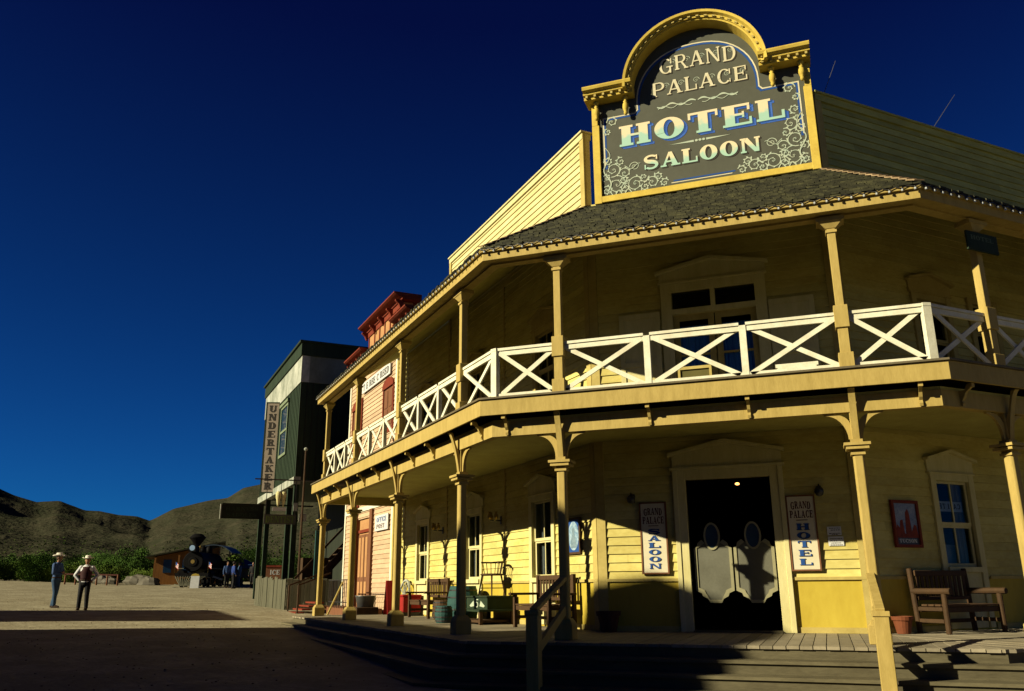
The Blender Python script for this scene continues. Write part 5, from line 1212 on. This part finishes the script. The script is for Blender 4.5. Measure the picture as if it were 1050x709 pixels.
def person(p, rz, label, pose, shirt, trouser, hat, vest=None, vox=.014, sc=1, group=None, fine=True):
    t = thing('person', p, label, 'person', group, rz); t.scale = (sc, sc, sc)
    # figure faces -y; x is its left
    LT = {'stride': ((.10, .10), (-.11, -.10)), 'stand': ((.13, -.02), (-.13, .03)), 'tight': ((.09, 0), (-.09, .02))}[pose[0]]
    hips = [Vector((s*.095, 0, .93)) for s in (1, -1)]; feet = [Vector((x, y, .08)) for x, y in LT]
    knees = [(h+f_)/2+Vector((0, -.035, .02)) for h, f_ in zip(hips, feet)]
    sh = [Vector((s*.19, .01, 1.45)) for s in (1, -1)]
    if pose[1] == 'crossed':
        el = [Vector((.27, -.04, 1.16)), Vector((-.27, -.04, 1.16))]; wr = [Vector((.0, -.24, 1.2)), Vector((-.02, -.2, 1.14))]; hd = [(-1, -.1, .1), (1, -.1, .1)]
    elif pose[1] == 'hips':
        el = [Vector((.37, .09, 1.18)), Vector((-.37, .09, 1.18))]; wr = [Vector((.2, .05, .99)), Vector((-.2, .05, .99))]; hd = [(-.5, .5, -.6), (.5, .5, -.6)]
    else:
        el = [Vector((.26, .03, 1.15)), Vector((-.26, .03, 1.15))]; wr = [Vector((.27, -.07, .9)), Vector((-.27, -.07, .9))]; hd = [(0, -.1, -1), (0, -.1, -1)]
    B = MB()
    ellip_loft(B, [(0, 0, .86, .13, .1), (0, 0, .95, .165, .115), (0, 0, 1.08, .14, .1), (0, 0, 1.25, .165, .115), (0, 0, 1.4, .185, .115), (0, .01, 1.49, .12, .08), (0, .01, 1.53, .06, .06)])
    limb(B, [Vector((0, .01, 1.5)), Vector((0, -.01, 1.6))], [.058, .055])
    B.ball((0, -.02, 1.7), .1, (.78, .98, 1.2), 16, 12); B.ball((0, -.06, 1.63), .055, (.9, .9, .9)); B.tube((0, -.11, 1.70), (0, -.135, 1.67), .012, .02, n=6)
    for s in (-1, 1): B.ball((s*.083, -.01, 1.69), .03, (.4, .8, 1.1)); B.ball((s*.032, -.105, 1.725), .012)
    B.tube((-.025, -.108, 1.635), (.025, -.108, 1.635), .008, n=5)
    for k in range(2):
        limb(B, [hips[k], knees[k], feet[k]], [.085, .058, .04]); limb(B, [feet[k]-Vector((0, -.03, .03)), feet[k]+Vector((0, -.15, -.045))], [.045, .035])
        limb(B, [sh[k], el[k], wr[k]], [.058, .043, .028])
        if fine: hand(B, wr[k], hd[k], (0, 0, 1) if abs(hd[k][2]) < .9 else (1 if k else -1, 0, 0))
        else: B.ball(wr[k]+Vector(hd[k]).normalized()*.06, .04, (.8, .8, 1.2))
    remesh(B, 'body', M_SKIN, t, min(vox, .008) if fine else vox)
    S = MB()
    ellip_loft(S, [(0, 0, .93, .178, .13), (0, 0, 1.0, .172, .125), (0, 0, 1.08, .158, .118), (0, 0, 1.25, .185, .13), (0, 0, 1.4, .205, .13), (0, .01, 1.5, .13, .09), (0, .01, 1.545, .072, .07)])
    for k in range(2): limb(S, [sh[k], el[k], wr[k].lerp(el[k], .08)], [.074, .058, .04])
    remesh(S, 'shirt', shirt, t, vox)
    Tm = MB(); ellip_loft(Tm, [(0, 0, .84, .15, .12), (0, 0, .93, .18, .128), (0, 0, 1.0, .172, .122), (0, 0, 1.03, .165, .12)])
    for k in range(2): limb(Tm, [hips[k], knees[k], feet[k]+Vector((0, 0, .01))], [.105, .078, .066])
    remesh(Tm, 'trousers', trouser, t, vox)
    for k in range(2): Bt = MB(); limb(Bt, [feet[k]+Vector((0, .03, -.03)), feet[k]+Vector((0, -.09, -.035)), feet[k]+Vector((0, -.17, -.045))], [.05, .046, .034]); Bt.box(ID, feet[k].x-.04, feet[k].x+.04, -feet[k].y-.05, -feet[k].y+.18, 0, .02); Bt.build('boot', M_BOOT, t, local=True, smooth=False)
    if vest:
        V = MB(); ellip_loft(V, [(0, .005, .98, .186, .135), (0, .005, 1.1, .172, .13), (0, .005, 1.25, .198, .142), (0, .008, 1.4, .19, .143), (0, .01, 1.47, .15, .115)]); V.build('vest', vest, t, local=True, smooth=True)
    Bl = MB(); ellip_loft(Bl, [(0, 0, 1.0, .183, .133), (0, 0, 1.04, .181, .131)]); Bl.build('belt', M_BOOT, t, local=True)
    H = MB(); H.ball((0, .005, 1.715), .108, (.82, 1.0, 1.1), 14, 10); Hh = H.build('hair', M_HAIR, t, local=True, smooth=True)
    if hat:
        H = MB(); n = 20; rows = [(.075, 1.86), (.09, 1.87), (.1, 1.83), (.108, 1.765), (.13, 1.755), (.2, 1.765)]
        for r0, z0 in rows:
            for k in range(n):
                a = 2*PI*k/n; c_, s_ = math.cos(a), math.sin(a); H.v.append(Vector((r0*c_*.95, r0*s_*1.15, z0+(.04*abs(c_)**2 if r0 > .15 else 0)-(.02 if r0 < .08 and abs(c_) < .6 else 0))))
        for j in range(len(rows)-1):
            for k in range(n): k2 = (k+1) % n; H.f.append([j*n+k, j*n+k2, (j+1)*n+k2, (j+1)*n+k])
        H.f.append(list(range(n))); h_ = H.build('cowboy_hat', hat, t, local=True, smooth=True); so_ = h_.modifiers.new('thick', 'SOLIDIFY'); so_.thickness = .008
    return t
p1 = onground(57, 30.6); p1.z = gz(p1.x, p1.y)
p2 = onground(87, 29.5); p2.z = gz(p2.x, p2.y)
person(p1, math.radians(104), 'man in white cowboy hat, blue denim shirt and blue jeans with arms folded', ('stride', 'crossed'), M_DENIM, M_JEAN, M_HATW, sc=1.0)
person(p2, math.radians(36), 'man in white hat, white shirt, dark vest and black trousers with hands behind hips', ('stand', 'hips'), M_SHIRTW, M_BLKC, M_HATW, vest=M_MAROON, sc=.96)
for px, d, rz, l, sh_, tr in ((232, 61, 1.0, 'small far person in blue shirt beside the steam engine', M_DENIM, M_BLKC), (238.5, 60, 2.6, 'small far person in bright blue top and dark trousers near the engine', mat('bright_blue_cloth', (.02, .05, .22)), M_BLKC), (244.5, 63, -.6, 'small far person in blue shirt nearest the blue canopy', mat('sky_blue_cloth', (.05, .11, .22)), M_JEAN), (258.5, 62, .3, 'small far person in dark clothes just left of the arcade posts', M_BLKC, M_BLKC)):
    q_ = onground(px, d); person(q_, rz, l, ('tight', 'down'), sh_, tr, None, vox=.03, fine=False, group='people standing by the engine')

# ================================================================== STEAM ENGINE, DEPOT
pe = onground(196, 61)
tr = thing('steam_locomotive', pe, 'black steam locomotive with wide funnel smokestack facing the street', 'locomotive', rz=math.radians(22))
f = ID
M_ENG = mat('engine_black', (.004, .004, .0045), (.009, .008, .007), rough=.6, spec=.04, scale=6)
def lt(n, b, m=M_ENG, parent=None, smooth=False): return b.build(n, m, parent or tr, local=True, smooth=smooth)
b = MB(); b.tube((0, 0, 1.75), (0, 4.6, 1.75), .72, n=24); lt('boiler', b, smooth=False)
b = MB(); b.tube((0, -.08, 1.75), (0, .0, 1.75), .66, .72, n=24); b.tube((0, -.14, 1.75), (0, -.08, 1.75), .3, .34, n=16); lt('smokebox_door', b)
b = MB(); b.tube((0, -.16, 1.75), (0, -.14, 1.75), .14, n=14); lt('number_plate', b, M_BRASS)
b = MB(); b.lathe((0, .5, 2.4), [(.17, 0), (.17, .45), (.2, .5), (.5, .95), (.56, 1.02), (.56, 1.06), (.3, 1.28), (.24, 1.3)], 20); lt('smokestack', b)
b = MB(); b.box(f, -.24, .24, .05, .5, 2.42, 2.92); h = lt('headlight', b, M_ENG); b = MB(); b.tube((0, -.51, 2.68), (0, -.49, 2.68), .19, n=16); lt('lens', b, mat('lamp_lens', (.35, .5, .7), rough=.1, spec=1, bump=0), h)
for y, z in ((1.9, .5), (3.3, .55)): b = MB(); b.lathe((0, y, 2.42), [(.26, 0), (.25, .2), (.2, z-.12), (.1, z), (.02, z+.04)], 14); lt('steam_dome', b, M_ENG, smooth=True)
b = MB(); b.lathe((0, 1.25, 2.45), [(.03, 0), (.03, .25), (.14, .28), (.12, .38), (.05, .46), (.01, .48)], 10); lt('bell', b, M_BRASS, smooth=True)
b = MB(); b.box(f, -1.15, 1.15, -.3, .12, .72, .98); lt('buffer_beam', b, M_ENG)
b = MB()
for k in range(13): x = -1.05+2.1*k/12; b.bar((x, -.32, .74), (x*.35, -1.25, .14), .05, .05)
b.bar((-.37, -1.25, .13), (.37, -1.25, .13), .06, .06); b.bar((-1.05, -.34, .2), (-.37, -1.25, .13), .06, .06); b.bar((1.05, -.34, .2), (.37, -1.25, .13), .06, .06); lt('cowcatcher', b, M_FENCE)
for s in (-1, 1):
    b = MB(); b.tube((s*.95, .35, .95), (s*.95, 1.15, .95), .26, n=14); lt('cylinder', b)
    b = MB(); b.box(f, s*1.05-.22, s*1.05+.22, -5.0, -.6, 1.28, 1.33); lt('running_board', b, M_FENCE)
    for y, R_ in ((.35, .32), (1.2, .32), (2.6, .66), (4.1, .66)):
        w = MB()
        for k in range(20): a0, a1 = 2*PI*k/20, 2*PI*(k+1)/20; q_ = lambda r, a, xx: Vector((xx, y+r*math.cos(a), R_+r*math.sin(a))); w.prismw([q_(R_, a0, s*.72), q_(R_, a0, s*.84), q_(R_-.09, a0, s*.84), q_(R_-.09, a0, s*.72)], [q_(R_, a1, s*.72), q_(R_, a1, s*.84), q_(R_-.09, a1, s*.84), q_(R_-.09, a1, s*.72)])
        for k in range(10): a0 = 2*PI*k/10; w.tube((s*.78, y, R_), (s*.78, y+(R_-.06)*math.cos(a0), R_+(R_-.06)*math.sin(a0)), .025, n=5)
        w.tube((s*.7, y, R_), (s*.88, y, R_), .1, n=10); lt('wheel', w, M_ENG)
    b = MB(); b.bar((s*.92, 1.1, .8), (s*.92, 4.1, .55), .06, .12); lt('side_rod', b, M_STEEL)
cb = MB()
for s in (-1, 1): cb.box(f, s*1.15-.05, s*1.15+.05, -6.5, -4.6, 1.0, 1.9); [cb.box(f, s*1.15-.05, s*1.15+.05, -y-.12, -y, 1.9, 2.75) for y in (4.6, 5.4, 6.38)]
cb.box(f, -1.1, 1.1, -4.72, -4.6, 1.0, 1.9); cb.box(f, -1.1, 1.1, -6.5, -4.6, .9, 1.0); cab = lt('cab', cb)
b = MB(); n = 10
for k in range(n): a0, a1 = PI*(.2+.6*k/n), PI*(.2+.6*(k+1)/n); b.prismw([Vector((1.75*math.cos(a), y, 1.62+1.45*math.sin(a))) for a, y in ((a0, 4.2), (a1, 4.2), (a1, 6.9), (a0, 6.9))], [Vector((1.75*math.cos(a), y, 1.68+1.45*math.sin(a))) for a, y in ((a0, 4.2), (a1, 4.2), (a1, 6.9), (a0, 6.9))])
lt('cab_roof', b, mat('blue_black_roof', (.03, .05, .075), rough=.5))
b = MB(); b.box(f, -1.15, 1.15, -10.2, -6.9, .9, 2.0); b.box(f, -1.25, 1.25, -10.3, -6.8, .7, .9); td = lt('tender', b)
for s in (-1, 1):
    for y in (7.4, 8.2, 9.1, 9.8): b = MB(); b.tube((s*.72, y, .36), (s*.84, y, .36), .36, n=18); lt('wheel', b)
b = MB()
for s in (-.75, .75): b.box(f, s-.05, s+.05, -14, 1.4, -.12, .02)
o = lt('rail_track', b, M_STEEL)
for s, hgt in ((-1, 0), (1, 0)):
    wp = WM[tr.name] @ Vector((s*1.15, -.25, .98)); 
    t = thing('flag', wp, 'small stars and stripes flag on the %s end of the engine front beam' % ('left' if s < 0 else 'right'), 'flag', 'flags on the engine')
    t.scale = (.62, .62, .62)
    b = MB(); b.tube((0, 0, 0), (0, 0, 1.25), .015, n=5); b.build('staff', M_BRASS, t, local=True)
    for k in range(7):
        b = MB(); n = 8; z0 = .62+.085*k
        for j in range(n): xa, xb = .5*j/n, .5*(j+1)/n; sg = lambda x: .05*math.sin(x*11); b.poly([(xa, sg(xa), z0-xa*.5), (xb, sg(xb), z0-xb*.5), (xb, sg(xb), z0+.085-xb*.5), (xa, sg(xa), z0+.085-xa*.5)])
        o = b.build('stripe', M_RED if k % 2 == 0 else M_PAPER, t, local=True, recalc=False)
    b = MB()
    for j in range(4): xa, xb = .5*j/8, .5*(j+1)/8; sg = lambda x: .05*math.sin(x*11)-.004; b.poly([(xa, sg(xa), .92-xa*.5), (xb, sg(xb), .92-xb*.5), (xb, sg(xb), 1.216-xb*.5), (xa, sg(xa), 1.216-xa*.5)])
    b.build('canton', M_BLUE2, t, local=True, recalc=False)
# depot
pd = onground(178, 68)
dp = thing('depot', pd, 'orange brown wooden depot shed with sloping roof behind the locomotive', 'shed', rz=math.radians(38))
def dl(n, b, m, par=None): return b.build(n, m, par or dp, local=True)
M_DEP = mat('orange_planks', (.40, .17, .035), (.22, .09, .02), stretch=(5, 5, .5), scale=2)
b = MB(); b.prismw([(-1.6, 0, 0), (3.2, 0, 0), (3.2, 0, 3.1), (-1.6, 0, 2.1)], [(-1.6, 5, 0), (3.2, 5, 0), (3.2, 5, 3.1), (-1.6, 5, 2.1)]); dl('wall', b, M_DEP)
b = MB(); b.prismw([(-2.2, -1.0, 2.02), (3.6, -1.0, 3.22), (3.6, -1.0, 3.32), (-2.2, -1.0, 2.12)], [(-2.2, 5.4, 2.02), (3.6, 5.4, 3.22), (3.6, 5.4, 3.32), (-2.2, 5.4, 2.12)]); dl('roof', b, M_SHING)
for x in (-.9, .5, 1.8): b = MB(); b.box(ID, x, x+.6, 0, .05, .9, 1.9); w = dl('window', b, M_BGLASS)
for x in (-1.5, .2, 1.5, 3.0): b = MB(); b.box(ID, x, x+.12, .85, .97, 0, 2.2+.2*x*.5); dl('porch_post', b, M_DEP)
# small white folding board in front
p = onground(199.5, 58)
t = thing('sandwich_board', p, 'white folding board with a yellow top standing on the ground before the engine', 'sign', rz=.6)
for s in (-1, 1):
    b = MB(); b.prismw([(-.27, s*.25, .03), (.27, s*.25, .03), (.27, s*.02, .82), (-.27, s*.02, .82)], [(-.27, s*.27, .03), (.27, s*.27, .03), (.27, s*.045, .82), (-.27, s*.045, .82)]); b.build('panel', M_PAPER, t, local=True)
b = MB(); b.face(ID, [(-.27, .82), (.27, .82), (.2, .93), (0, .98), (-.2, .93)], .0, .05); b.build('yellow_top', M_GOLD, t, local=True)
# blue canopy
p = onground(248, 70)
t = thing('shade_canopy', p, 'small blue canopy on poles beyond the people near the engine', 'canopy', rz=.6)
b = MB()
for a, c in (((-1.2, -1.2), (1.2, -1.2)), ((1.2, -1.2), (1.2, 1.2)), ((1.2, 1.2), (-1.2, 1.2)), ((-1.2, 1.2), (-1.2, -1.2))): b.poly([(*a, 1.55), (*c, 1.55), (0, 0, 2.1)]); b.poly([(*a, 1.3), (*c, 1.3), (*c, 1.55), (*a, 1.55)])
b.build('canopy_top', mat('blue_canvas', (.02, .06, .16)), t, local=True, recalc=False)
for x in (-1.15, 1.15):
    for y in (-1.15, 1.15): b = MB(); b.tube((x, y, 0), (x, y, 1.6), .03, n=6); b.build('pole', M_BLACK, t, local=True)

# ================================================================== FENCE, ROCKS, PLANTS
A0 = onground(66, 62); B0 = onground(120, 62)
t = thing('rail_fence', A0, 'low dark red rail fence in front of the shrubs behind the two men', 'fence')
n = 5
for k in range(n+1): p = A0.lerp(B0, k/n); p.z = gz(p.x, p.y); mb = MB(); mb.tube(p-Vector((0, 0, .1)), p+Vector((0, 0, .75)), .06, n=6); mb.build('post', M_BROWN, t)
mb = MB(); mb.bar(A0+Vector((0, 0, .72)), B0+Vector((0, 0, .72)), .07, .1); mb.build('rail', mat('dull_red_rail', (.10, .025, .015)), t)
M_ROCK = mat('pale_rock', (.16, .14, .10), (.08, .07, .05), scale=2, bump=.5)
for px, d, s, l in ((104, 66, .8, 'pale boulder left of its neighbours at the foot of the shrubs'), (112, 65, .6, 'smallest pale boulder, between two larger ones by the shrubs'), (140, 66, .9, 'pale boulder nearest the red rail end under the shrubs'), (152, 65, .75, 'pale boulder left of the depot shed')):
    p = onground(px, d); b = MB(); b.ball((0, 0, s*.25), s, (1.3, .8, .55), 12, 8, jit=.16)
    o = b.build('boulder', M_ROCK); tag(o, l, 'boulder', 'pale boulders along the shrubs'); o.location = p
LEAF = [mat('leaf_green', (.085, .16, .022), (.04, .085, .012), scale=.8, rough=.8, spec=.05, bump=0, amt=.6), mat('leaf_yellow_green', (.13, .19, .028), (.06, .10, .014), scale=.8, rough=.8, spec=.05, bump=0, amt=.6), mat('leaf_dark', (.075, .14, .022), (.03, .065, .012), scale=.8, rough=.8, spec=.05, bump=0, amt=.6)]
M_BARK = mat('grey_bark', (.1, .08, .05))
def crown_mesh(w, h, n, leaf, m, seed, trunk=.25):
    random.seed(seed); b = MB(); cl = []
    for k in range(14):
        a = random.uniform(0, 2*PI); r = random.uniform(.1, .42)*w; cl.append(Vector((r*math.cos(a), r*math.sin(a), h*random.uniform(trunk+.05, .85)))); 
    for k in range(n):
        c = random.choice(cl); d = Vector((random.gauss(0, 1), random.gauss(0, 1), random.gauss(0, .8))).normalized()*random.uniform(.5, 1)*w*.24
        p = c+d*(.5+.6*random.random())
        if p.z < .05: p.z = random.uniform(.05, .3)
        u = Vector((random.gauss(0, 1), random.gauss(0, 1), random.gauss(0, 1))).normalized(); v = u.orthogonal().normalized(); s_ = leaf*random.uniform(.6, 1.3)
        b.poly([p-u*s_-v*s_*.45, p+u*s_*.2-v*s_*.6, p+u*s_, p+u*s_*.1+v*s_*.6])
    me = b.mesh('crown', m, recalc=False)
    b = MB()
    for k in range(7): c = cl[k]; b.tube((random.uniform(-.1, .1), random.uniform(-.1, .1), 0), c, .06, .02, n=5)
    return me, b.mesh('trunk', M_BARK)
protos = [crown_mesh(4.4, 2.9, 7000, .085, LEAF[0], 1, .0), crown_mesh(4.0, 2.4, 6000, .08, LEAF[1], 2, .0), crown_mesh(4.8, 3.6, 7500, .09, LEAF[2], 3, .0), crown_mesh(2.8, 1.5, 3500, .07, LEAF[1], 4, .0)]
desc = ['dense mid green desert shrub', 'pale yellow green desert shrub', 'tall dark green desert shrub', 'low pale green bush']
random.seed(11); k = 0; spots = []
for d in (92, 84, 77, 70):
    for px in range(-60, 175, 17 if d > 80 else 20):
        spots.append((px+random.uniform(-6, 6), d+random.uniform(-2.5, 2.5)))
for px in (212, 226, 240, 256, 270, 284, 298, 250, 275): spots.append((px, random.uniform(84, 98)))
landm = [(13, 'at the far left edge'), (50, 'left of the man in denim'), (72, 'behind the man in denim'), (98, 'behind the man in the vest'), (135, 'behind the low rail fence'), (165, 'left of the depot shed'), (205, 'behind the depot shed'), (245, 'behind the people at the engine'), (330, 'seen through the arcade posts')]
SHR = {}
for i, (px, d) in enumerate(spots):
    j = random.choice((0, 0, 1, 1, 2, 3) if d < 80 else (0, 1, 2, 2)); p = onground(px, d); s_ = random.uniform(.5, .85)
    lm = next((t_ for a, t_ in landm if px <= a), 'seen through the arcade posts')
    row = 'in the front row' if d < 73.5 else 'in the second row' if d < 80.5 else 'in the third row' if d < 88 else 'in the rear row'
    t = thing('desert_shrub', p, '%s %s, %s' % (desc[j], row, lm), 'shrub', 'desert shrubs at the foot of the hills', rz=random.uniform(0, 6.28)); t.scale = (s_, s_, s_*random.uniform(.8, 1.15))
    inst('crown', protos[j][0], t); inst('trunk', protos[j][1], t); SHR.setdefault(t['label'], []).append((px, t))
for l_, v_ in SHR.items():
    v_.sort(key=lambda q: q[0])
    if len(v_) == 2: v_[0][1]['label'] = 'leftmost '+l_; v_[1][1]['label'] = 'rightmost '+l_
p = onground(240, 66); me, tk = crown_mesh(1.5, 2.6, 420, .12, LEAF[1], 9, .5)
t = thing('small_tree', p, 'small sparse yellow green tree just right of the locomotive cab', 'tree'); inst('crown', me, t); inst('trunk', tk, t)
# scrub on the far slopes: uncountable
b = MB(); random.seed(5)
bp_me = bpy.data.objects['mountains'].data
vs = bp_me.vertices; NN = NAZ+1
for k in range(26000):
    j = int(random.triangular(0, NR-32, 30)); i = random.randrange(60, NAZ-60)
    v = vs[j*NN+i].co.lerp(vs[(j+1)*NN+i+1].co, random.random()); r = (v-CAM).length
    if j > 88: continue
    s_ = r*.0006*random.uniform(.4, 1.6)+.2
    for q_ in range(5):
        u = Vector((random.gauss(0, 1), random.gauss(0, 1), random.gauss(0, .7))).normalized(); w_ = u.orthogonal().normalized(); c = Vector(v)+u*s_*.5+Vector((0, 0, s_*.4))
        b.poly([c-u*s_*.6-w_*s_*.5, c+u*s_*.6-w_*s_*.5, c+u*s_*.5+w_*s_*.5, c-u*s_*.5+w_*s_*.6])
o = b.build('hillside_scrub', mat('far_scrub', (.04, .08, .015), (.08, .10, .025), scale=.05, spec=0, bump=0), recalc=False); tag(o, 'scattered green scrub covering the desert hillsides', 'scrub', kind='stuff')
# pebbles and grit on the street
b = MB(); random.seed(3)
for k in range(1300):
    d = random.uniform(6, 45); px = random.uniform(-80, 420); p = at(px, 600, d); s_ = random.uniform(.005, .02)
    if FL.p(0, 0, 0) is None: continue
    rel = p-Vector((-CV, 0, 0)); w_ = rel.x*-Q+rel.y*-Q
    if w_ < 1.7: continue
    b.ball((p.x, p.y, gz(p.x, p.y)+s_*.2), s_, (1.2, 1, .6), 5, 3)
o = b.build('street_gravel', mat('gravel', (.26, .2, .12), (.16, .12, .07), bump=0), recalc=False); tag(o, 'loose pebbles on the sandy street', 'gravel', kind='stuff')
